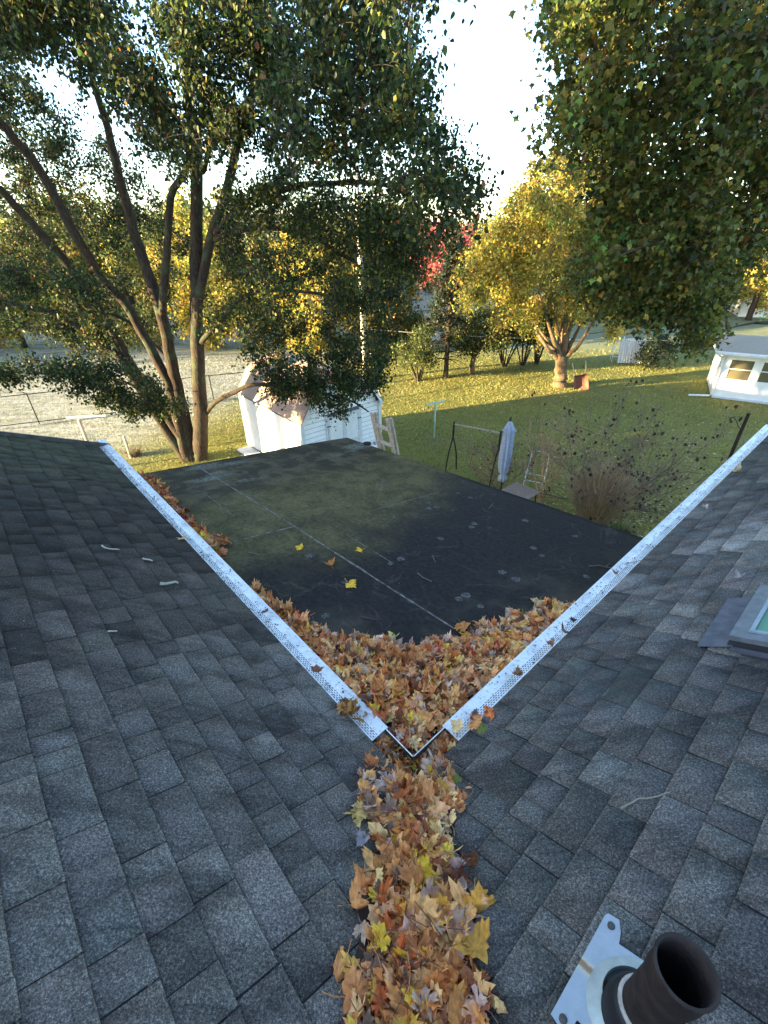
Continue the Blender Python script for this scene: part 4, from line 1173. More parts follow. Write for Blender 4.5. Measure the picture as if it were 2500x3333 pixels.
# pollarded yellow tree with its bare stubs
pb = at_z(1820, 1265, 0); pb[2] = 0
fork = at_y(1830, 1165, pb[1])
tl = [([pb + [0, 0, -.1], pb + [0, 0, .35], (pb + fork) / 2, fork], [.48, .33, .29, .31])]
for (x, y), r in (((1775, 1125), .13), ((1765, 1085), .10), ((1800, 1100), .16), ((1815, 1070), .12), ((1838, 1085), .11), ((1856, 1070), .13), ((1872, 1095), .12), ((1886, 1120), .14), ((1880, 1075), .10)):
    e = at_y(x, y, pb[1] + RNG.uniform(-.5, .5)); e2 = at_y(1830 + (x - 1830) * 2.6, y - 150, pb[1] + RNG.uniform(-1.5, 1.5))
    tl.append(([fork - [0, 0, .25], fork + (e - fork) * .5 + [0, 0, -.05], e, e2], [r * 1.2, r * .8, r * .6, r * .12]))
tl.append(([fork, at_y(1850, 900, pb[1]), at_y(1862, 760, pb[1]), at_y(1868, 620, pb[1]), at_y(1880, 480, pb[1])], [.2, .14, .12, .09, .04]))
tl.append(([at_y(1868, 700, pb[1]), at_y(1810, 665, pb[1]), at_y(1790, 610, pb[1]), at_y(1775, 590, pb[1])], [.06, .05, .04, .02]))
rg = np.random.default_rng(8); cl = []
YP = [(1720, 560), (1790, 520), (1960, 440), (2080, 500), (2200, 700), (2200, 1000), (2040, 1110), (1900, 1090), (1780, 1090), (1640, 1060), (1550, 1070), (1490, 1010), (1475, 900), (1540, 790), (1620, 690)]
YT = [(1700, 540), (1735, 540), (1760, 640), (1700, 700), (1670, 640)]
YG = [(1640, 700), (1740, 590), (1780, 640), (1900, 430), (2040, 400), (2100, 600), (1800, 900)]
cl += fill(YP, 250, lambda x, y: (pb[1] - 3.4, pb[1] + 3.0), .62, [[(1700, 700), (1720, 690), (1715, 800)]], rg)
cl += fill(YT, 8, lambda x, y: (pb[1] - 1.4, pb[1] + .5), .45, (), rg)
cl += fill([(1480, 880), (1640, 700), (1760, 760), (1700, 1040), (1540, 1060)], 45, lambda x, y: (pb[1] - 2.5, pb[1] + 2), .6, (), rg)
cl += fill(YG, 60, lambda x, y: (pb[1] - 1.4, pb[1] + 2), .6, (), rg)
tree('pollarded_tree', 'golden leaved tree with a thick pollarded trunk standing on the sunlit lawn', pb, tl, cl, None, .10, DIAM, YELP, twigs=8, nl=24, spread=.15, bark=M_BARK2, seed=9, sub_r=.03, tw_r=.008)

def gp(px, py):
    p = at_z(px, py, 0); return (p[0], p[1])
# small orchard trees along the back of the lawn
x, y = gp(1362, 1243); crown_tree('orchard_tree', 'small bushy tree with splayed stems, furthest left of the orchard trees', (x, y), 2.6, (0, 0, 1.75), (1.35, 1.2, 1.0), 40, .085, GRNP + [((.3, .26, .05), 6)], .09, 21, splay=True, forks=7, group='small trees along the back of the lawn', rc=.4, nl=20)
x, y = gp(1536, 1224); crown_tree('orchard_tree', 'small rounded tree with a pale sunlit trunk left of the pollarded tree', (x, y), 2.8, (.1, 0, 2.3), (1.9, 1.6, 1.1), 60, .09, GRNP + [((.3, .26, .05), 4)], .16, 22, group='small trees along the back of the lawn', rc=.45, bark=M_BARK2, nl=22)
for k, (px, py, w, lab) in enumerate([(1640, 1200, 1.5, 'leafy multi-stemmed shrub at the back, next right from the pale trunked small tree'), (1700, 1194, 1.5, 'wide forked shrub in the shade at the back of the lawn'), (1745, 1188, 1.0, 'low shrub just left of the pollarded trunk')]):
    x, y = gp(px, py); crown_tree('tall_shrub', lab, (x, y), 2.8, (0, 0, 2.3), (w, 1.2, .95), 45, .09, GRNP, .06, 31 + k, group='multi-stemmed shrubs behind the lawn', rc=.45, cat='shrub', forks=8, splay=True)
# spruce with bare lower branches
x, y = gp(1450, 1236)
def conifer(name, label, x, y, h, rad, n, pal, seed, bare=.2, size=.10, trunk=.14, group=None, skip=0.0):
    rg = np.random.default_rng(seed); b = np.array([x, y, -.05])
    limbs = [([b, b + [0, 0, h * .4], b + [0.02, 0, h * .8], b + [0, 0, h]], [trunk, trunk * .75, trunk * .35, .02])]
    cl = []
    lv = int(h / .38)
    for k in range(lv):
        z = h * (bare * .4 + (1 - bare * .4) * k / lv)
        r = rad * (1 - z / h) ** .8 + .12
        nb = max(5, int(n * r / rad))
        for q in range(nb):
            a = q * 6.283 / nb + rg.random(); rr = r * rg.uniform(.75, 1.1)
            e = b + np.array([math.cos(a) * rr, math.sin(a) * rr, z - .18 * rr])
            limbs.append(([b + [0, 0, z + .05], b + np.array([math.cos(a) * rr * .5, math.sin(a) * rr * .5, z]), e], [.025, .018, .006]))
            if z > bare * h and rg.random() > skip:
                for f in (.45, .75, 1.0): cl.append((b * (1 - f) + e * f + np.array([0, 0, z * (1 - f) + .02]), .18 + .10 * r))
    return tree(name, label, b, limbs, cl, None, size, DIAM, pal, twigs=3, nl=16, spread=.10, seed=seed, group=group, sub_r=.008, droop=1.0)
conifer('spruce_tree', 'dark spruce with bare brown lower branches in front of the red maple', x, y, 7.3, 1.55, 8, DRKP + [((.09, .06, .035), 4)], 41, .38, .10, skip=.25)
# red maple behind
p = at_y(1440, 1130, 46); crown_tree('red_maple', 'bright red maple rising behind the dark spruce', (p[0], p[1]), 12, (0, 0, 4.3), (3.0, 2.8, 2.9), 120, .20, REDP, .3, 51, rc=1.0, nl=24, twigs=6, spread=.25)
for k, (px, dy, h, r, pal, lab) in enumerate([(1285, 33, 3.4, 1.5, GRNP, 'bushy green shrub left of the small orchard trees'), (1405, 36, 3.8, 1.6, OLVP, 'olive shrub behind the spruce trunk'), (1490, 35, 3.2, 1.3, GRNP, 'green bush between the spruce and the pale trunked small tree'), (1345, 31, 2.2, 1.2, OLVP, 'low olive bush behind the leftmost orchard tree')]):
    p = at_y(px, 1150, dy); crown_tree('hedge_shrub', lab, (p[0], p[1]), h, (0, 0, h * .52), (r, r * .8, h * .5), 45, .10, pal, .07, 130 + k, rc=.5, nl=22, cat='shrub', splay=True, group='bushes at the back of the lawn')
# golden trees behind the shed and the pole
bgt = [(1040, 30, 7.4, 2.9, YELP, 'golden tree directly behind the white shed', 'yellowing_tree'), (1230, 31, 7.0, 2.7, OLVP + [((.4, .2, .05), 8)], 'olive and orange tree right of the wooden utility pole', 'yellowing_tree'),
       (860, 32, 7.9, 3.0, OLVP, 'olive green tree left of the golden tree behind the shed', 'yellowing_tree'), (700, 33, 7.8, 2.8, YELP, 'yellow tree seen between the right hand stems of the big tree', 'yellowing_tree'),
       (480, 34, 7.6, 3.1, YELP, 'yellow tree seen behind the central stems of the big tree', 'yellowing_tree'), (300, 33, 8.4, 3.0, OLVP, 'olive tree at the field edge behind the leaning stems', 'yellowing_tree'),
       (90, 34, 8.4, 3.3, YELP, 'yellow tree at the far left edge of the field', 'yellowing_tree'), (-90, 33, 8.0, 3.1, GRNP, 'green tree at the left margin of the view', 'yellowing_tree')]
for k, (px, dy, h, r, pal, lab, nm) in enumerate(bgt):
    p = at_y(px, 1150, dy)
    crown_tree(nm, lab, (p[0], p[1]), h, (0, 0, h * .52), (r, r * .9, h * .49), 130, .15, pal, .2, 60 + k, rc=.85, nl=24, twigs=6, spread=.2, group='yellowing trees behind the field')
# trees on the right, far beyond the white house
bgr = [(2060, 42, 9.5, 3.6, GRNP, 'green tree behind the pale panels beyond the lawn'), (2230, 46, 9.5, 3.8, OLVP, 'olive tree beyond the lawn left of the white building'), (2420, 40, 9.6, 2.8, YELP, 'yellow green tree rising above the white building roof'),
       (2580, 52, 11, 4.2, GRNP, 'grey green tree at the right margin behind the white building'), (1900, 48, 9, 3.6, GRNP, 'green tree hidden low behind the pollarded tree'), (1620, 50, 7.0, 3.4, GRNP, 'green tree behind the shrubs at the back of the lawn')]
for k, (px, dy, h, r, pal, lab) in enumerate(bgr):
    p = at_y(px, 1080, dy)
    crown_tree('field_tree', lab, (p[0], p[1]), h, (0, 0, h * .55), (r, r * .9, h * .45), 100, .19, pal, .22, 80 + k, rc=.9, nl=24, twigs=6, spread=.22, group='trees beyond the white building')
p = at_y(2130, 1180, 26.5); crown_tree('evergreen_shrub', 'dark low shrub right of the leaning pale panels', (p[0], p[1]), 1.8, (0, 0, .75), (.95, .8, .85), 35, .08, DRKP, .05, 95, rc=.3, cat='shrub')
# far woods that read as one mass
rg = np.random.default_rng(12)
WV = []; WF = []; WC = []; b = 0
for k in range(150):
    az = rg.uniform(-72, 60); d = rg.uniform(62, 95) - (8 if az < -25 else 0)
    cx, cy = d * math.sin(R_(az)), d * math.cos(R_(az))
    h = rg.uniform(8, 11.5) if az < 5 else (rg.uniform(6, 7.5) if az < 20 else rg.uniform(7, 11))
    n = 900
    v = rg.normal(0, 1, (n, 3)); v /= np.linalg.norm(v, axis=1)[:, None]; v *= (rg.uniform(.4, 1, (n, 1)) ** .5)
    lump = 1 + .2 * np.sin(v[:, :1] * 6 + k) * np.sin(v[:, 2:] * 6 + k)
    P = v * lump * np.array([3.8, 3.8, h * .5]) + np.array([cx, cy, h * .5])
    pal = [YELP, OLVP, GRNP, GRNP, OLVP][rg.integers(5)]
    V, F, C = leaves_np(P, .42, DIAM, pal, rg, .3)
    WV.append(V); WF.append(F + b); WC.append(C); b += len(V)
mesh_np('distant_woods', np.concatenate(WV), np.concatenate(WF), np.concatenate(WC), M_LEAF, kind='stuff', label='distant mixed autumn woods closing the view beyond the fields', cat='woods')
# unseen trees added west of the house to shade it and the near lawn
WB = [(-29, 2.2, 13, 2.4), (-29.5, -.6, 15, 2.6), (-29, -3.6, 17, 2.7), (-29, -6.8, 17, 2.8), (-29, -10, 18, 2.8), (-29, -13.4, 17, 2.8), (-28.5, -17, 18, 2.9), (-28, -21, 17, 2.9), (-27.0, -25.5, 18, 2.9), (-26.5, -2, 14, 2.5), (-26.5, -8, 15, 2.6), (-26.5, -14, 16, 2.6), (-25.5, -19, 16, 2.6)]
for k, q in enumerate(WB):
    rg = np.random.default_rng(200 + k); x, y, h, r = q
    n = 5200; zz = rg.random(n) ** 1.1; a = rg.random(n) * 6.283
    rad = r * np.minimum(1.0, (1 - zz) * 1.8 + .12) * np.sqrt(rg.uniform(.05, 1, n))
    P = np.stack([rad * np.cos(a), rad * np.sin(a), zz * h + .1], 1)
    root = empty('added_shade_evergreen', (x, y, 0), label='unseen tall dense evergreen added beyond the left margin to shade the house', cat='tree', group='unseen evergreens added for shade')
    MB().tube([(0, 0, 0), (0, 0, h * .5), (0, 0, h * .95)], [.25, .16, .03]).build('trunk', M_BARK, root, smooth=True)
    V, F, C = leaves_np(P, .55, DIAM, DRKP, rg, -.6); mesh_np('crown', V, F, C, M_LEAF, parent=root, kind='stuff')
crown_tree('added_shade_tree', 'unseen high crowned tree with a bare trunk added beyond the left margin for shade', (-28, 6.2), 18, (0, 0, 13.0), (3.0, 2.5, 4.3), 130, .26, GRNP, .3, 301, rc=1.0, nl=26, twigs=7, spread=.25)  # unseen, added so that its high crown shades the big left tree
#@@PART3
# ------------------------------------------------------------------ white gambrel shed
def clip_seg(p, d, x0, x1, z0, z1):
    t0, t1 = -1e9, 1e9
    for k, (lo, hi) in enumerate(((x0, x1), (z0, z1))):
        if abs(d[k]) < 1e-9:
            if not lo <= p[k] <= hi: return None
            continue
        a, b = (lo - p[k]) / d[k], (hi - p[k]) / d[k]
        if a > b: a, b = b, a
        t0, t1 = max(t0, a), min(t1, b)
    return (t0, t1) if t1 - t0 > .03 else None
shed = empty('garden_shed', (-2.42, 12.86, 0), R_(40), label='white clapboard shed with barn roof and crossed double doors behind the flat roof', cat='shed')
SW, SL, SH = 3.0, 4.0, 2.12
prof = [(0, SH), (.48, 2.86), (SW / 2, 3.24), (SW - .48, 2.86), (SW, SH)]
m = MB()
sec = [(0, -.1), (SW, -.1)] + prof[::-1]
n = len(sec)
m.add([(x, .0, z) for x, z in sec] + [(x, SL, z) for x, z in sec], [tuple(range(n)), tuple(range(2 * n - 1, n - 1, -1))] + [(k, k + n, (k + 1) % n + n, (k + 1) % n) for k in range(n)])
m.build('wall', simple('lap_shadow_backing', (.12, .12, .125), .9), shed)  # dark colour behind the boards stands in for shade under the laps
dx0, dx1, dz0, dz1 = .92, 2.14, .14, 2.02
E = .15
for k in range(22):
    z0 = .05 + k * E; z1 = z0 + E
    if z0 > 3.1: break
    if z1 <= SH: xa, xb = .06, SW - .06
    else:
        zz = z1 - .02
        xa = float(np.interp(zz, [SH, 2.86, 3.24], [0, .48, SW / 2])) + .06; xb = SW - xa
    spans = [(xa, xb)] if z0 >= dz1 or z1 <= dz0 else [(xa, dx0 - .08), (dx1 + .08, xb)]
    for a, b in spans:
        if b - a < .08: continue
        MB().add([(a, -.036, z0), (b, -.036, z0), (b, -.008, z1 - .026), (a, -.008, z1 - .026), (a, -.001, z0), (b, -.001, z0), (b, -.001, z1 - .026), (a, -.001, z1 - .026)], [(0, 1, 2, 3), (0, 4, 5, 1), (3, 2, 6, 7), (1, 5, 6, 2), (0, 3, 7, 4)]).build('siding_board', M_SIDING, shed)
    if z1 <= SH + .02:
        for X, s in ((0, -1), (SW, 1)):
            MB().add([(X + s * .036, .06, z0), (X + s * .036, SL - .06, z0), (X + s * .008, SL - .06, z1 - .026), (X + s * .008, .06, z1 - .026), (X + s * .001, .06, z0), (X + s * .001, SL - .06, z0), (X + s * .001, SL - .06, z1 - .026), (X + s * .001, .06, z1 - .026)], [(0, 1, 2, 3), (0, 4, 5, 1), (3, 2, 6, 7), (1, 5, 6, 2), (0, 3, 7, 4)]).build('siding_board', M_SIDING, shed)
for x, y in ((-.0, -.0), (SW, 0), (0, SL), (SW, SL)):
    MB().box((x, y, SH / 2), (.12, .12, SH + .02)).build('corner_board', M_TRIM, shed)
# doors
for s, (xa, xb) in enumerate(((dx0, (dx0 + dx1) / 2 - .004), ((dx0 + dx1) / 2 + .004, dx1))):
    d = MB().box(((xa + xb) / 2, -.016, (dz0 + dz1) / 2), (xb - xa, .03, dz1 - dz0)).build('door', M_SIDING, shed)
    for q in ((xa + .03, (dz0 + dz1) / 2, .06, dz1 - dz0 - .003), (xb - .03, (dz0 + dz1) / 2, .06, dz1 - dz0 - .003)):
        MB().box((q[0], -.046, q[1]), (q[2], .03, q[3])).build('stile', M_TRIM, d)
    for zc in (dz0 + .04, (dz0 + dz1) / 2, dz1 - .04):
        MB().box(((xa + xb) / 2, -.045, zc), (xb - xa - .124, .028, .085)).build('rail', M_TRIM, d)
    for half, (za, zb) in enumerate(((dz0 + .085, (dz0 + dz1) / 2 - .045), ((dz0 + dz1) / 2 + .045, dz1 - .085))):
        sg = 1 if (s + half) % 2 == 0 else -1
        for k in range(-9, 10):
            p = ((xa + xb) / 2, (za + zb) / 2 + k * .105)
            c = clip_seg(p, (1, sg), xa + .07, xb - .07, za, zb)
            if c: MB().beam((p[0] + c[0], -.040, p[1] + c[0] * sg), (p[0] + c[1], -.040, p[1] + c[1] * sg), .062, .024, up=(0, 1, 0)).build('diagonal_board', M_SIDING, d)
    MB().box((xb - .06 if s == 0 else xa + .06, -.07, 1.06), (.09, .02, .035)).build('handle', M_FENCE, d)
    hx = xa + .02 if s == 0 else xb - .02
    for zz in (.55, 1.75): MB().box((hx, -.066, zz), (.14, .01, .035)).build('hinge', M_FENCE, d)
for x in (dx0 - .045, dx1 + .045): MB().box((x, -.03, (dz0 + dz1) / 2 + .03), (.07, .035, dz1 - dz0 + .06)).build('door_casing', M_TRIM, shed)
for k in range(4):
    a, b = prof[k], prof[k + 1]
    d = Vector((b[0] - a[0], 0, b[1] - a[1])); L = d.length; d.normalize(); nrm = Vector((-d.z, 0, d.x))
    if nrm.z < 0: nrm = -nrm
    ex = .07 if k in (0, 3) else 0
    a2 = Vector((a[0], 0, a[1])) - d * (ex if k == 0 else 0); b2 = Vector((b[0], 0, b[1])) + d * (ex if k == 3 else 0)
    o = []
    for y in (-.16, SL + .12):
        for p in (a2, b2): o += [p + Vector((0, y, 0)) + nrm * .012, p + Vector((0, y, 0)) + nrm * .05]
    MB().add(o, [(0, 2, 6, 4), (1, 5, 7, 3), (0, 1, 3, 2), (4, 6, 7, 5), (0, 4, 5, 1), (2, 3, 7, 6)]).build('roof', M_PINKROOF, shed)
    MB().beam(a2 + Vector((0, -.17, 0)) - nrm * .02, b2 + Vector((0, -.17, 0)) - nrm * .02, .02, .09, up=tuple(nrm)).build('rake_trim', M_WHITEMETAL, shed)
    # roofing courses
    nr = int(L / .14)
    for r in range(nr):
        p = a2 + d * (r + .02) * .14 * (1 if k < 2 else 1); 
        if k >= 2: p = b2 - d * (r + .02) * .14
        s_ = 1 if k < 2 else -1
        q = p + d * .14 * s_
        MB().add([p + Vector((0, -.15, 0)) + nrm * .062, p + Vector((0, SL + .11, 0)) + nrm * .062, q + Vector((0, SL + .11, 0)) + nrm * .052, q + Vector((0, -.15, 0)) + nrm * .052, p + Vector((0, -.15, 0)) + nrm * .049, p + Vector((0, SL + .11, 0)) + nrm * .049], [(0, 1, 2, 3), (0, 4, 5, 1)]).build('shingle_course', M_PINKROOF, shed)
MB().box((-.35, 2.2, .10), (.5, 3.2, .14)).build('stone_skirt', M_TRIM, shed)

# ------------------------------------------------------------------ wooden extension ladder at the edge of the flat roof
a1 = flat_at(1229, 1456)[0]; a2 = flat_at(1279, 1472)[0]
zr = zF((a1 + a2) / 2, FLB)
lean = R_(13)
ldir = np.array([0, 0, 1]) * math.cos(lean) - eR * math.sin(lean)
foot_t = (ZC + zr) / math.cos(lean)
Lc = hp((a1 + a2) / 2, FLB + .05, zr)
base = Lc - ldir * foot_t; base[2] = 0
lad = empty('wooden_ladder', base, label='weathered wooden extension ladder poking above the far edge of the flat roof', cat='ladder')
sp = max(.30, abs(a1 - a2)); top = foot_t + .62
nrm = np.cross(eL, ldir)
if nrm @ eR < 0: nrm = -nrm
for off, tl, ra in ((.0, top, 0), (.075, top - .03, .01)):
    for s in (-1, 1):
        MB().beam(eL * s * sp / 2 + nrm * off, eL * s * sp / 2 + nrm * off + ldir * tl, .055, .034, up=tuple(nrm)).build('rail', M_WOOD, lad)
k = 0
t = top - .20
while t > .3:
    MB().beam(-eL * sp / 2 + ldir * t, eL * sp / 2 + ldir * t, .026, .06, up=tuple(nrm)).build('rung', M_WOOD, lad)
    t -= .305
MB().lathe([(.0, .0), (.07, .0), (.075, .02), (.05, .03), (0.0, .03)], 14).build('vent_cap', M_RUBBER, label='small black cap lying at the far edge of the flat roof', cat='cap').location = tuple(on_flat(1195, 1446, .0))
P, F, C = one_leaf((0, 0, 0), .07, .3, yaw=1, col=(.62, .60, .55), var=7)
mesh_np('paper_scrap', P, F, C, M_DRYLEAF, label='crumpled pale scrap caught beside the ladder at the roof edge', cat='litter').location = tuple(on_flat(1218, 1452, .03))

# ------------------------------------------------------------------ yard furniture
def gpt(px, py, z=0.0): return at_z(px, py, z)
# clothesline T post
b = gpt(1412, 1432); tz = at_y(1413, 1313, b[1])[2]
t = empty('clothesline_post', (b[0], b[1], 0), label='mint green T-shaped clothesline post on the shaded lawn', cat='post')
MB().tube([(0, 0, -.05), (0, 0, tz)], .03, 10).build('post', M_GREENPAINT, t, smooth=True)
e1 = at_z(1390, 1320, tz) - b; e2 = at_z(1440, 1308, tz) - b; dd = (e2 - e1); dd[2] = 0; dd /= np.linalg.norm(dd)
MB().beam(-dd * .42 + [0, 0, tz + .02], dd * .42 + [0, 0, tz + .02], .055, .05).build('crossarm', M_GREENPAINT, t)
MB().beam(np.array([0, 0, tz - .3]), dd * .25 + [0, 0, tz], .015).build('brace', M_GREENPAINT, t)
# two leaning posts on the left
b = at_z(256, 1364, 1.85)
t = empty('clothesline_post', (b[0], b[1], 0), label='pale wooden post with a crossbar at the fence left of the big tree', cat='post')
MB().tube([(0, 0, -.05), (0, 0, 1.85)], .05, 8).build('post', M_POLE, t)
MB().beam((-.45, .1, 1.87), (.75, .25, 1.87), .05).build('crossarm', M_WHITEPAINT, t)
b = gpt(427, 1492); tz = at_y(393, 1418, b[1])[2]
t = empty('garden_stake', (b[0], b[1], 0), label='short pale post with a dry tuft of weeds at its foot', cat='post')
MB().tube([(0, 0, -.05), (0.0, 0, tz)], .045, 8).build('post', M_POLE, t)
def stems(name, label, cat, loc, n, h, spread_, cols, seed, r=.006, curve=.3, sub=0, group=None):
    rg = np.random.default_rng(seed); pts = []
    for k in range(n):
        a = rg.random() * 6.283; s = rg.random() ** .6 * spread_; hh = h * rg.uniform(.6, 1.05)
        p0 = np.array([math.cos(a) * s * .35, math.sin(a) * s * .35, 0]); p2 = np.array([math.cos(a) * s, math.sin(a) * s, hh * (1 - .25 * s / spread_)]) + rg.normal(0, .04, 3)
        mid = (p0 + p2) / 2 + np.array([-math.cos(a), -math.sin(a), 1]) * curve * s * .4
        t = np.linspace(0, 1, 5)[:, None]
        pts.append((1 - t) ** 2 * p0 + 2 * t * (1 - t) * mid + t * t * p2)
    pts = np.array(pts); V, F = thin_tubes(pts, r, r * .3, 3)
    cc = np.array(cols)[rg.integers(len(cols), size=n)] * rg.uniform(.7, 1.3, (n, 1))
    C = np.repeat(cc, 15, 0)
    o = mesh_np(name, V, F, C, M_DRY, label=label, cat=cat, group=group); o.location = loc
    return o
stems('weed_tuft', 'dry brown tuft of weeds round the foot of the short pale post', 'weeds', (b[0] + .1, b[1] + .15, 0), 160, .42, .42, [(.16, .11, .06), (.12, .10, .05)], 3)
# chain link fence
fa, fb = gpt(-90, 1402), gpt(250, 1362)
fd = (fb - fa); fd[2] = 0; fl = np.linalg.norm(fd); fd /= fl
f = empty('chain_link_fence', fa, label='chain link fence with dark rails crossing the frosty field on the left', cat='fence')
FL = fl + 11.0
for z in (1.25, .06): MB().tube([(0, 0, z), tuple(fd * FL + [0, 0, z])], .020, 6).build('rail', M_FENCE, f)
for k in range(int(FL / 2.4) + 1): MB().tube([tuple(fd * 2.4 * k + [0, 0, -.05]), tuple(fd * 2.4 * k + [0, 0, 1.3])], .024, 6).build('fence_post', M_FENCE, f)
pth = []
for k in range(int(FL / .11)):
    for s in (1, -1):
        x = k * .11; pth.append([fd * x + [0, 0, .08], fd * (x + s * 1.15) + [0, 0, 1.22]])
V, F = thin_tubes(np.array(pth), .0016, .0016, 3)
mesh_np('wire_mesh', V, F, np.ones((len(V), 3)), M_STEEL, parent=f, kind='stuff')
fa2 = gpt(-120, 1330, .0); 
# utility pole and stay
b = gpt(1190, 1238)
t = empty('utility_pole', (b[0], b[1], 0), label='tall pale wooden utility pole behind the white shed', cat='pole')
MB().tube([(0, 0, -.1), (-.05, 0, 5), (-.12, 0, 9.2)], [.15, .13, .11], 12).build('pole', M_POLE, t, smooth=True)
MB().beam((-.9, .1, 8.7), (.9, -.1, 8.7), .09, .11).build('crossarm', M_POLE, t)
pole_top = b + np.array([-.1, 0, 4.2])
b = gpt(1242, 1305); tp = at_y(1207, 1150, b[1] + .8)
t = empty('stay_pole', (b[0], b[1], 0), label='thin pale leaning stay pole right of the white shed', cat='pole')
MB().tube([(0, 0, -.05), tuple(tp - b)], [.045, .035], 8).build('pole', M_POLE, t)
# cables
def cable(name, label, p, q, sag, r=.012, col=None):
    p = np.array(p); q = np.array(q); o = (p + q) / 2; pts = []
    for t_ in np.linspace(0, 1, 24): pts.append(p * (1 - t_) + q * t_ - [0, 0, sag * 4 * t_ * (1 - t_)] - o)
    m = MB(); m.tube(pts, r, 5); ob = m.build(name, col or M_CABLE, label=label, cat='cable'); ob.location = o
cable('power_cable', 'thin pale cable strung across the back of the lawn behind the pollarded tree', at_y(1185, 1070, pole_top[1]), at_y(2600, 1096, 24.5), .35, .012)
cable('power_cable', 'dark cable crossing the left field above the fence', at_y(-60, 1178, 30), at_y(640, 1150, 32), .25, .012, M_FENCE)
# swing frame
TL = at_z(1478, 1382, 1.78); TRr = at_z(1630, 1412, 1.78)
f1 = gpt(1512, 1537); 
sw = empty('swing_frame', (TL[0], TL[1], 0), label='rusty empty garden swing frame with bowed legs behind the roof edge', cat='swing frame')
ax = TRr - TL; ax[2] = 0; axl = np.linalg.norm(ax); axn = ax / axl
pr = np.array([axn[1], -axn[0], 0])
if pr[1] > 0: pr = -pr
for s, lab in ((0, 0), (1, 1)):
    o = ax * s
    MB().tube([o + [0, 0, 1.86], o + [0, 0, 1.35]], [.032, .028], 8).build('post', M_IRON, sw, smooth=True)
    for q in (-1, 1):
        pts = [o + [0, 0, 1.38], o + pr * q * .04 + [0, 0, 1.30], o + pr * q * .17 + [0, 0, 1.10], o + pr * q * .33 + [0, 0, .75], o + pr * q * .42 + [0, 0, .38], o + pr * q * .47 + [0, 0, .0]]
        P_, r_ = spline(pts, [.022] * 6, 3); MB().tube(P_, r_, 8).build('leg', M_IRON, sw, smooth=True)
    MB().tube([o + pr * -.43 + [0, 0, .30], o + pr * .43 + [0, 0, .30]], .008, 5).build('brace', M_IRON, sw)
MB().beam(np.array([0, 0, 1.80]), ax + [0, 0, 1.80], .05, .035).build('crossbar', M_WOOD, sw)
# closed parasol
U_top = at_z(1663, 1358, 2.55)
um = empty('parasol', (U_top[0], U_top[1], 0), label='closed blue grey parasol standing beyond the edge of the flat roof', cat='parasol')
zlow = at_y(1650, 1566, U_top[1])[2]
print('umb', U_top, 'canopy low', zlow, 'ladder', sp, 'swing', axl)
zlow = max(.55, min(zlow, 1.3))
MB().tube([(0, 0, 0), (0, 0, 2.5)], .02, 10).build('pole', M_FENCE, um, smooth=True)
MB().lathe([(.0, 2.56), (.03, 2.54), (.035, 2.50), (.02, 2.47), (.05, 2.45), (.0, 2.44)], 14).build('finial', M_FENCE, um, smooth=True)
def pleat(prof, name, mat, ph=0.0, n=48, k=8):
    vs = []; fs = []
    for i, (r, z, amp) in enumerate(prof):
        for q in range(n):
            a = 6.283 * q / n; rr = r * (1 + amp * math.sin(k * a + ph + z * 1.2) + .06 * math.sin(3 * a + z * 4))
            vs.append((rr * math.cos(a), rr * math.sin(a), z + amp * .05 * math.cos(k * a + ph)))
    for i in range(len(prof) - 1):
        for q in range(n):
            a, b_ = i * n + q, i * n + (q + 1) % n; fs.append((a, b_, b_ + n, a + n))
    MB().add(vs, fs).build(name, mat, um, smooth=True)
H = 2.30 - zlow
pleat([(.03, 2.34, .05), (.10, 2.26, .2), (.125, 2.18, .25), (.13, 2.0, .25), (.15, 2.30 - H * .5, .25), (.145, 2.30 - H * .68, .25), (.11, 2.30 - H * .82, .2), (.075, 2.30 - H * .85, .12), (.11, 2.30 - H * .93, .25), (.10, zlow, .3), (.06, zlow + .02, .2)], 'canopy', M_FABRIC)
pleat([(.02, 2.455, .02), (.055, 2.40, .1), (.10, 2.28, .18), (.165, 2.15, .22), (.158, 2.145, .22), (.09, 2.27, .18)], 'top_canopy', M_FABRIC, 1.0)
MB().lathe([(.085, 2.30 - H * .85 - .015), (.09, 2.30 - H * .85), (.085, 2.30 - H * .85 + .015)], 16).build('tie', M_FABRIC, um, smooth=True)
MB().lathe([(.0, 0.0), (.24, .0), (.24, .05), (.05, .09), (.03, .3)], 20).build('base', M_FENCE, um, smooth=True)
# patio table
tc = at_z(1680, 1606, .74)
tb = empty('patio_table', (tc[0], tc[1], 0), R_(41.6), label='brown topped patio table just visible over the roof edge', cat='table')
MB().box((0, 0, .72), (1.15, .8, .03)).build('tabletop', M_TABLE, tb)
for x in (-.5, .5):
    for y in (-.33, .33): MB().tube([(x, y, 0), (x, y, .70)], .018, 8).build('leg', M_IRON, tb)
# white tubular chair frame
cc_ = gpt(1735, 1590)
ch = empty('garden_chair', (cc_[0], cc_[1], 0), R_(-25), label='white tubular metal chair frame between the parasol and the bare shrub', cat='chair')
for s in (-.27, .27):
    P_, r_ = spline([(s, .35, .0), (s, -.30, .0), (s, -.36, .10), (s, -.30, .38), (s, .18, .40), (s, .30, .55), (s * .95, .42, .98)], [.014] * 7, 4)
    MB().tube(P_, r_, 7).build('side_frame', M_WHITEMETAL, ch, smooth=True)
    MB().tube([(s, -.28, .40), (s, -.26, .60), (s, .10, .62), (s, .32, .62)], .012, 6).build('armrest', M_WHITEMETAL, ch)
P_, r_ = spline([(-.257, .42, .98), (-.15, .44, 1.06), (.15, .44, 1.06), (.257, .42, .98)], [.014] * 4, 4); MB().tube(P_, r_, 7).build('back_rail', M_WHITEMETAL, ch, smooth=True)
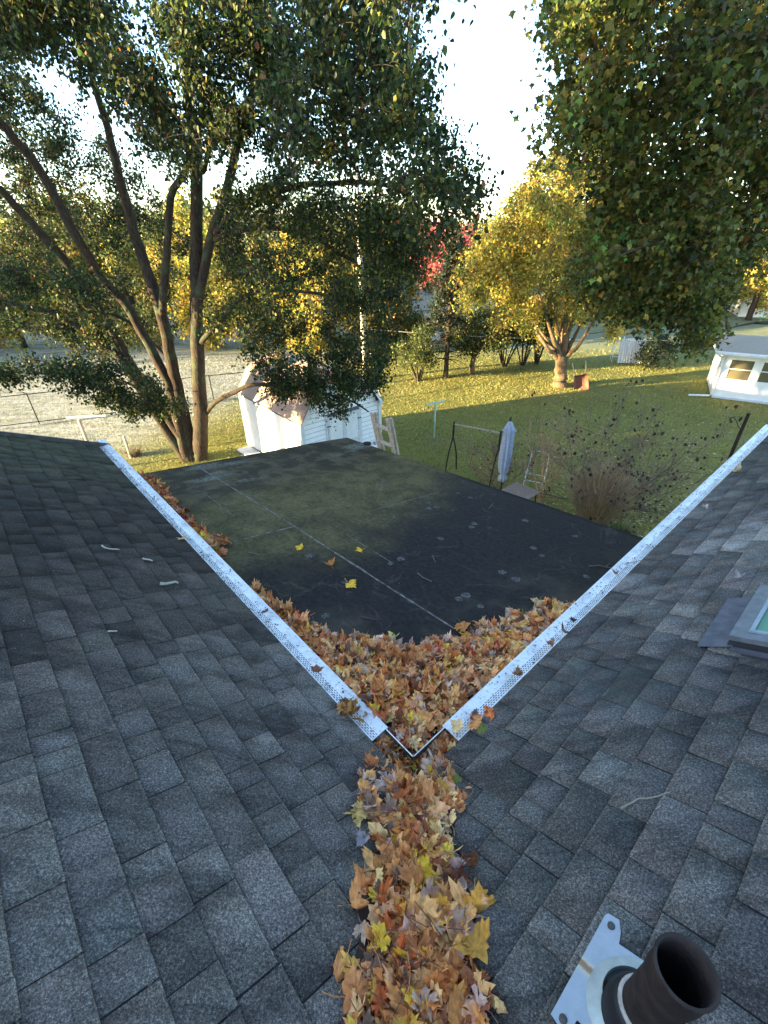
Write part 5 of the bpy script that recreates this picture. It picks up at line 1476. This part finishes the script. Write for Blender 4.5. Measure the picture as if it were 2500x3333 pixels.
for y, z in ((-.28, .385), (.17, .40)): MB().tube([(-.27, y, z), (.27, y, z)], .011, 6).build('crossbar', M_WHITEMETAL, ch)
# bushes behind the roof edge
gb_ = gpt(1925, 1700)
stems('ornamental_grass', 'dense mound of brown and green ornamental grass right of the parasol', 'plant', (gb_[0] - .1, gb_[1] - .25, 0), 3200, 2.0, .95, [(.42, .30, .19), (.30, .28, .12), (.48, .32, .22), (.20, .22, .09), (.55, .38, .27)], 5, .0055, .5)
def bare_shrub(name, label, loc, nmain, h, spr, col, tipcol, seed, nleaf, az0=0, azr=3.2, lsize=.05):
    rg = np.random.default_rng(seed); root = empty(name, loc, label=label, cat='shrub')
    paths = []; r0 = []; tips = []
    def grow(p, d, L, r, lvl):
        pts = [p]; dd = d.copy()
        for k in range(5):
            dd = dd + rg.normal(0, .13, 3) + np.array([0, 0, .05]); dd /= np.linalg.norm(dd); pts.append(pts[-1] + dd * L / 5)
        paths.append(pts); r0.append(r)
        if lvl < 3:
            for k in range(rg.integers(3, 6)):
                i = rg.integers(2, 6); nd = dd + rg.normal(0, .55, 3); nd /= np.linalg.norm(nd); grow(pts[i], nd, L * rg.uniform(.4, .62), r * .55, lvl + 1)
        if lvl >= 2: tips.append((pts[-1], pts[3]))
    for k in range(nmain):
        a = az0 + rg.uniform(-azr, azr); s = rg.uniform(.25, 1) * spr
        d = np.array([math.sin(a) * s, math.cos(a) * s, h * rg.uniform(.55, 1)]); L = np.linalg.norm(d); grow(np.array([rg.normal(0, .06), rg.normal(0, .06), 0]), d / L, L * .95, .020, 0)
    V, F = thin_tubes(np.array(paths), np.array(r0), np.array(r0) * .45, 4)
    mesh_np('stem', V, F, np.repeat(np.array(col)[None] * np.repeat(rg.uniform(.7, 1.3, (len(paths), 1)), 24, 0), 1, 0), M_TWIG2, parent=root, kind='stuff')
    if nleaf:
        P = []
        for k in range(nleaf):
            a_, b_ = tips[rg.integers(len(tips))]; u = rg.random() ; P.append(a_ * u + b_ * (1 - u) + rg.normal(0, .025, 3))
        V, F, C = leaves_np(np.array(P), lsize, PEAR, tipcol, rg, 1.2)
        mesh_np('leaves', V, F, C, M_LEAF, parent=root, kind='stuff')
    return root
bare_shrub('bare_shrub', 'sprawling shrub of thin bare branches with a few dark leaves in front of the lawn', (gb_[0] + .35, gb_[1] + .35, 0), 26, 1.9, 2.3, (.17, .12, .09), [((.03, .022, .02), 5), ((.06, .03, .03), 3)], 71, 620, lsize=.075)
g2 = gpt(1760, 1640)
bare_shrub('bare_shrub', 'small tan twiggy shrub just right of the parasol', (g2[0], g2[1], 0), 8, 2.1, .6, (.42, .27, .15), [((.10, .04, .03), 5)], 72, 60)
g3 = gpt(1590, 1600)
bare_shrub('bare_shrub', 'low reddish shrub at the foot of the parasol by the roof edge', (g3[0] + .2, g3[1], 0), 10, 1.2, 1.2, (.22, .15, .10), [((.13, .04, .03), 5), ((.05, .03, .02), 3)], 73, 140)
stems('grass_tuft', 'tuft of green grass at the roof edge beside the right gutter', 'grass', tuple(gpt(2020, 1745)), 260, .35, .45, [(.10, .13, .04), (.07, .10, .03)], 6, .006, .6)
# hooked post
tp = at_z(2438, 1345, 1.9)
hk = empty('hook_post', (tp[0], tp[1], 0), label='dark wooden post with a curled iron plant hook beside the right roof corner', cat='post')
MB().tube([(0, 0, 0), (-.01, 0, 1.0), (.0, 0, 1.9)], [.055, .055, .05], 8).build('post', M_IRON, hk)
hb = MB()
pts = [at_y(x, y, tp[1] - .05) - [tp[0], tp[1], 0] for x, y in ((2424, 1393), (2413, 1396), (2404, 1388), (2397, 1370), (2391, 1361), (2382, 1358), (2375, 1364), (2378, 1371), (2385, 1370))]
P_, r_ = spline(pts, [.012] * len(pts), 3); hb.tube(P_, r_, 6); hb.build('hook', M_IRON, hk, smooth=True)
MB().tube([at_y(2385, 1357, tp[1] - .05) - [tp[0], tp[1], 0], at_y(2434, 1357, tp[1] - .05) - [tp[0], tp[1], 0]], .008, 6).build('hook_arm', M_IRON, hk)

# ------------------------------------------------------------------ white building at the right
hc = np.array([15.45, 20.99, 0]); w1 = np.array([.88, -.475, 0]); w2 = np.array([.475, .88, 0])
nw = -w2
def on_wall(px, py):
    d = ray(px, py); t_ = ((hc - CAM) @ nw) / (d @ nw); p = CAM + d * t_; return (p - hc) @ w1, p[2]
hz = on_wall(2384, 1158)[1]
print('wall', hz, on_wall(2381, 1166), on_wall(2464, 1175), on_wall(2357, 1236), on_wall(2437, 1243), on_wall(2486, 1173), on_wall(2460, 1247), on_wall(2322,1137))
bl = empty('white_building', hc, math.atan2(w1[1], w1[0]), label='low white sunlit outbuilding with wide windows and beige roof at the right edge', cat='building')
WH = 1.97; BL, BD = 7.5, 3.6
wins = [(.21, 1.16), (1.40, 2.35), (2.6, 3.55)]
wz0, wz1 = 0.84, 1.79
# wall with openings
cuts = [0] + [v for w in wins for v in w] + [BL]
m = MB()
m.box((BL / 2, .06, wz0 / 2 - .15), (BL, .12, wz0 + .3)); m.box((BL / 2, .06, (wz1 + WH) / 2), (BL, .12, WH - wz1))
m.build('wall', M_WHITEPAINT, bl)
for k in range(0, len(cuts), 2): MB().box(((cuts[k] + cuts[k + 1]) / 2, .061, (wz0 + wz1) / 2), (cuts[k + 1] - cuts[k], .118, wz1 - wz0)).build('wall_pier', M_WHITEPAINT, bl)
MB().box((.06, BD / 2 + .06, WH / 2 - .15), (.12, BD - .12, WH + .3)).build('wall', M_WHITEPAINT, bl)
MB().box((BL - .06, BD / 2 + .06, WH / 2 - .15), (.12, BD - .12, WH + .3)).build('wall', M_WHITEPAINT, bl)
MB().box((BL / 2, BD - .06, WH / 2 - .15), (BL - .24, .12, WH + .3)).build('wall', M_WHITEPAINT, bl)
MB().box((BL / 2, BD / 2, .02), (BL - .3, BD - .3, .04)).build('floor', M_WOOD, bl)
for a, b_ in wins:
    fr = MB(); w = .05
    fr.box(((a + b_) / 2, .03, wz0 + .025), (b_ - a, .07, .05)).box(((a + b_) / 2, .03, wz1 - .025), (b_ - a, .07, .05)).box((a + .025, .03, (wz0 + wz1) / 2), (.05, .069, wz1 - wz0 - .1)).box((b_ - .025, .03, (wz0 + wz1) / 2), (.05, .069, wz1 - wz0 - .1)).box(((a + b_) / 2, .03, (wz0 + wz1) / 2 + .02), (b_ - a - .1, .05, .035))
    wo = fr.build('window', M_WHITEPAINT, bl)
    MB().box(((a + b_) / 2, .04, (wz0 + wz1) / 2), (b_ - a - .1, .008, wz1 - wz0 - .1)).build('pane', M_PANE, wo)
ov = .45
m = MB()
zt = WH + .02; pk = .34
c = [(-ov, -ov), (BL + ov, -ov), (BL + ov, BD + ov), (-ov, BD + ov)]
rd = [(BD / 2, BD / 2), (BL - BD / 2, BD / 2)]
vs = [(x, y, zt + .15) for x, y in c] + [(x, y, zt + .15 + pk) for x, y in rd]
m.add(vs, [(0, 1, 5, 4), (1, 2, 5), (2, 3, 4, 5), (3, 0, 4), (3, 2, 1, 0)]); m.build('roof', M_BEIGEROOF, bl)
for p, q in ((c[0], c[1]), (c[1], c[2]), (c[2], c[3]), (c[3], c[0])):
    MB().beam((*p, zt + .07), (*q, zt + .07), .03, .15).build('fascia', M_WHITEPAINT, bl)
MB().box((BL / 2, BD / 2, zt + .01), (BL + .8, BD + .8, .02)).build('soffit', M_WHITEPAINT, bl)
MB().beam((-ov - .06, -ov - .06, zt + .10), (BL + ov, -ov - .06, zt + .10), .10, .09).build('gutter', M_WHITEMETAL, bl)
ds = MB(); ds.tube([(-ov + .02, -ov - .05, zt + .04), (-.12, -.06, zt - .22), (-.06, -.06, zt - .4), (-.06, -.06, .18), (-.12, -.08, .08), (-.95, -.30, .05)], .045, 8)
ds.build('downspout', M_WHITEMETAL, bl)
MB().box((BL / 2, -.03, .04), (BL, .06, .10)).build('foundation_strip', M_TRIM, bl)

# ------------------------------------------------------------------ wheelbarrow leaning on the pollarded trunk
wp = gpt(1893, 1277)
wb = empty('wheelbarrow', (wp[0], wp[1], 0), R_(-12), label='rusty red wheelbarrow stood on end against the pollarded trunk', cat='wheelbarrow')
tilt = Matrix.Rotation(R_(-14), 3, 'Y')
m = MB()
ro = [(-.34, 0, .06), (.34, 0, .06), (.30, 0, .86), (-.30, 0, .86)]; ri = [(-.20, .24, .22), (.20, .24, .22), (.18, .24, .72), (-.18, .24, .72)]
vs = [tilt @ Vector(v) for v in ro + ri]; vs2 = [v + Vector((0, .012, 0)) for v in vs]
m.add(vs + vs2, [(4, 5, 6, 7), (0, 4, 7, 3), (1, 2, 6, 5), (0, 1, 5, 4), (3, 7, 6, 2)] + [(15, 14, 13, 12), (11, 15, 12, 8), (13, 14, 10, 9), (12, 13, 9, 8), (10, 14, 15, 11)])
m.build('tray', M_REDRUST, wb)
for s in (-1, 1):
    MB().beam(tilt @ Vector((s * .20, .27, .02)), tilt @ Vector((s * .30, .30, 1.42)), .04, .04).build('handle', M_WOOD, wb)
    MB().tube([tilt @ Vector((s * .22, .28, .5)), tilt @ Vector((s * .22, .52, .62)), tilt @ Vector((s * .2, .3, .8))], .014, 6).build('leg', M_FENCE, wb)
rm = Matrix.Rotation(R_(90), 3, 'X') @ Matrix.Rotation(R_(50), 3, 'Y')
MB().lathe([(.10, -.03), (.17, -.035), (.19, 0), (.17, .035), (.10, .03)], 18, (.26, .28, .20), rot=Matrix.Rotation(R_(80), 3, 'Y')).build('wheel', M_RUBBER, wb, smooth=True)
# pale corrugated panels and pool ladder at the back
pp = gpt(2050, 1182)
pnl = empty('corrugated_panel', (pp[0], pp[1], 0), R_(-8), label='pale ribbed panel leaning upright at the back of the lawn', cat='panel')
vs = []; fs = []; nn = 40
for k in range(nn + 1):
    x = -.72 + 1.44 * k / nn; y = .04 * math.sin(k * 1.57)
    vs += [(x, y, 0), (x * .9 - .05, y + .25, 1.35 - .12 * abs(x)), (x, y + .02, 0), (x * .9 - .05, y + .27, 1.35 - .12 * abs(x))]
for k in range(nn): fs += [(4 * k, 4 * k + 4, 4 * k + 5, 4 * k + 1), (4 * k + 2, 4 * k + 3, 4 * k + 7, 4 * k + 6), (4 * k + 1, 4 * k + 5, 4 * k + 7, 4 * k + 3)]
MB().add(vs, fs).build('sheet', M_WHITEMETAL, pnl)
MB().tube([(-.7, .1, .0), (-.66, .3, 1.2)], .02, 6).build('strut', M_STEEL, pnl)
pd = gpt(2003, 1178)
pdl = empty('pool_ladder', (pd[0], pd[1], 0), R_(-10), label='bright curved metal ladder standing left of the pale ribbed panel', cat='ladder')
for s in (-.22, .22):
    P_, r_ = spline([(s, 0, 0), (s, .05, .8), (s, .10, 1.25), (s, .22, 1.38), (s, .34, 1.25), (s, .36, .7), (s, .38, 0)], [.022] * 7, 3)
    MB().tube(P_, r_, 7).build('rail', M_WHITEMETAL, pdl, smooth=True)
for z in (.3, .6, .9): MB().box((0, .05, z), (.42, .10, .025)).build('step', M_WHITEMETAL, pdl)
# houses in the distance
def far_house(loc, rz, L, D, h, label, wall, roofm):
    o = empty('distant_house', loc, rz, label=label, cat='house')
    MB().box((0, 0, h / 2), (L, D, h)).build('wall', wall, o)
    m = MB(); q = .3
    m.add([(-L / 2 - q, -D / 2 - q, h), (L / 2 + q, -D / 2 - q, h), (L / 2 + q, D / 2 + q, h), (-L / 2 - q, D / 2 + q, h), (-L / 2 - q, 0, h + D * .27), (L / 2 + q, 0, h + D * .27)], [(0, 1, 5, 4), (2, 3, 4, 5), (0, 4, 3), (1, 2, 5), (3, 2, 1, 0)]); m.build('roof', roofm, o)
    k = int(L / 2.2)
    for i in range(k):
        x = -L / 2 + (i + .5) * L / k
        wo = MB().box((x, -D / 2 - .02, h * .55), (1.0, .05, 1.1)).build('window', M_WHITEPAINT, o)
        MB().box((x, -D / 2 - .05, h * .55), (.84, .03, .94)).build('pane', M_PANE, wo)
p = at_z(1340, 1094, 0); far_house((p[0], p[1] , 0), R_(8), 4.5, 4, 2.1, 'small white house glimpsed behind the spruce and the red maple', M_WHITEPAINT, M_BEIGEROOF)
p = at_z(1415, 1100, 0); far_house((p[0] + .6, p[1] + 1, 0), R_(-5), 3.6, 4, 2.0, 'red brick house glimpsed behind the spruce trunk', M_BRICK, M_BEIGEROOF)
p = at_z(2478, 1026, 0); far_house((p[0], p[1], 0), R_(-20), 4.5, 4, 2.2, 'pale house on the far meadow above the white building', M_WHITEPAINT, M_BEIGEROOF)

# ------------------------------------------------------------------ leaves and grass on the lawn
def gh_np(x, y): return .10 * np.sin(x * .11 + 1.3) * np.sin(y * .09) + .05 * np.sin(x * .37 + y * .21)
rg = np.random.default_rng(77)
def scat(n, cx, cy, sx, sy, uni=False):
    if uni: return np.stack([rg.uniform(cx - sx, cx + sx, n), rg.uniform(cy - sy, cy + sy, n)], 1)
    return np.stack([rg.normal(cx, sx, n), rg.normal(cy, sy, n)], 1)
XY = np.concatenate([scat(500, 7.5, 12.5, 5, 5, True), scat(1300, 9.0, 12.5, 3.0, 2.4), scat(1500, 7.0, 10.4, 1.8, 1.0), scat(600, pb[0] - 1, pb[1] - 1.5, 2.4, 1.5), scat(220, 5, 20, 12, 8, True), scat(150, pb[0] - 6, pb[1] - 1, 3.5, 2.0), scat(250, *gp(1362, 1243), 1.0, .8), scat(500, 14.5, 17.5, 2.5, 2.0)])
P = np.c_[XY, gh_np(XY[:, 0], XY[:, 1]) + .025]
V, F, C = leaves_np(P, .075, DIAM, [((.50, .40, .16), 14), ((.46, .33, .12), 12), ((.40, .24, .09), 10), ((.55, .47, .25), 8), ((.30, .15, .06), 6)], rg, .0)
V = V.reshape(-1, 4, 3); V[:, :, 2] = P[:, None, 2] + (V[:, :, 2] - P[:, None, 2]) * .35; V = V.reshape(-1, 3)
mesh_np('lawn_leaves', V, F, C, M_DRYLEAF, kind='stuff', label='yellow and tan leaves scattered over the lawn', cat='leaves')
n = 150000
d_ = rg.uniform(8.5, 31, n) ; az = rg.uniform(-46, 46, n)
X = d_ * np.tan(np.radians(az)) * .9; Y = d_
Z = gh_np(X, Y)
a = rg.random(n) * 6.283; w_ = .006 + .010 * (d_ / 20); hgt = rg.uniform(.03, .075, n)
lx, ly = rg.normal(0, .03, n), rg.normal(0, .03, n)
V = np.stack([np.stack([X - np.cos(a) * w_, Y - np.sin(a) * w_, Z - .01], 1), np.stack([X + np.cos(a) * w_, Y + np.sin(a) * w_, Z - .01], 1), np.stack([X + lx, Y + ly, Z + hgt], 1)], 1).reshape(-1, 3)
F = np.arange(n * 3).reshape(n, 3)
cols = np.array([(.22, .235, .06), (.18, .20, .055), (.31, .27, .085), (.39, .31, .12)])[rg.choice(4, n, p=[.4, .32, .2, .08])] * rg.uniform(.7, 1.3, (n, 1))
cols = cols * (1 + .28 * np.sin(X * 1.3 + Y * .7) * np.sin(Y * 1.1 - X * .4) + .18 * np.sin(X * 3.1) * np.sin(Y * 2.7 + X))[:, None]
frost = np.clip(((-X + .55 * Y) - 15.5) / 5.5, 0, 1)[:, None]
cols = cols * (1 - .8 * frost) + np.array([.42, .43, .41]) * .8 * frost
mesh_np('grass', V, F, np.repeat(cols, 3, 0), M_GRASS, kind='stuff', label='short grass of the lawn between the buildings', cat='grass')
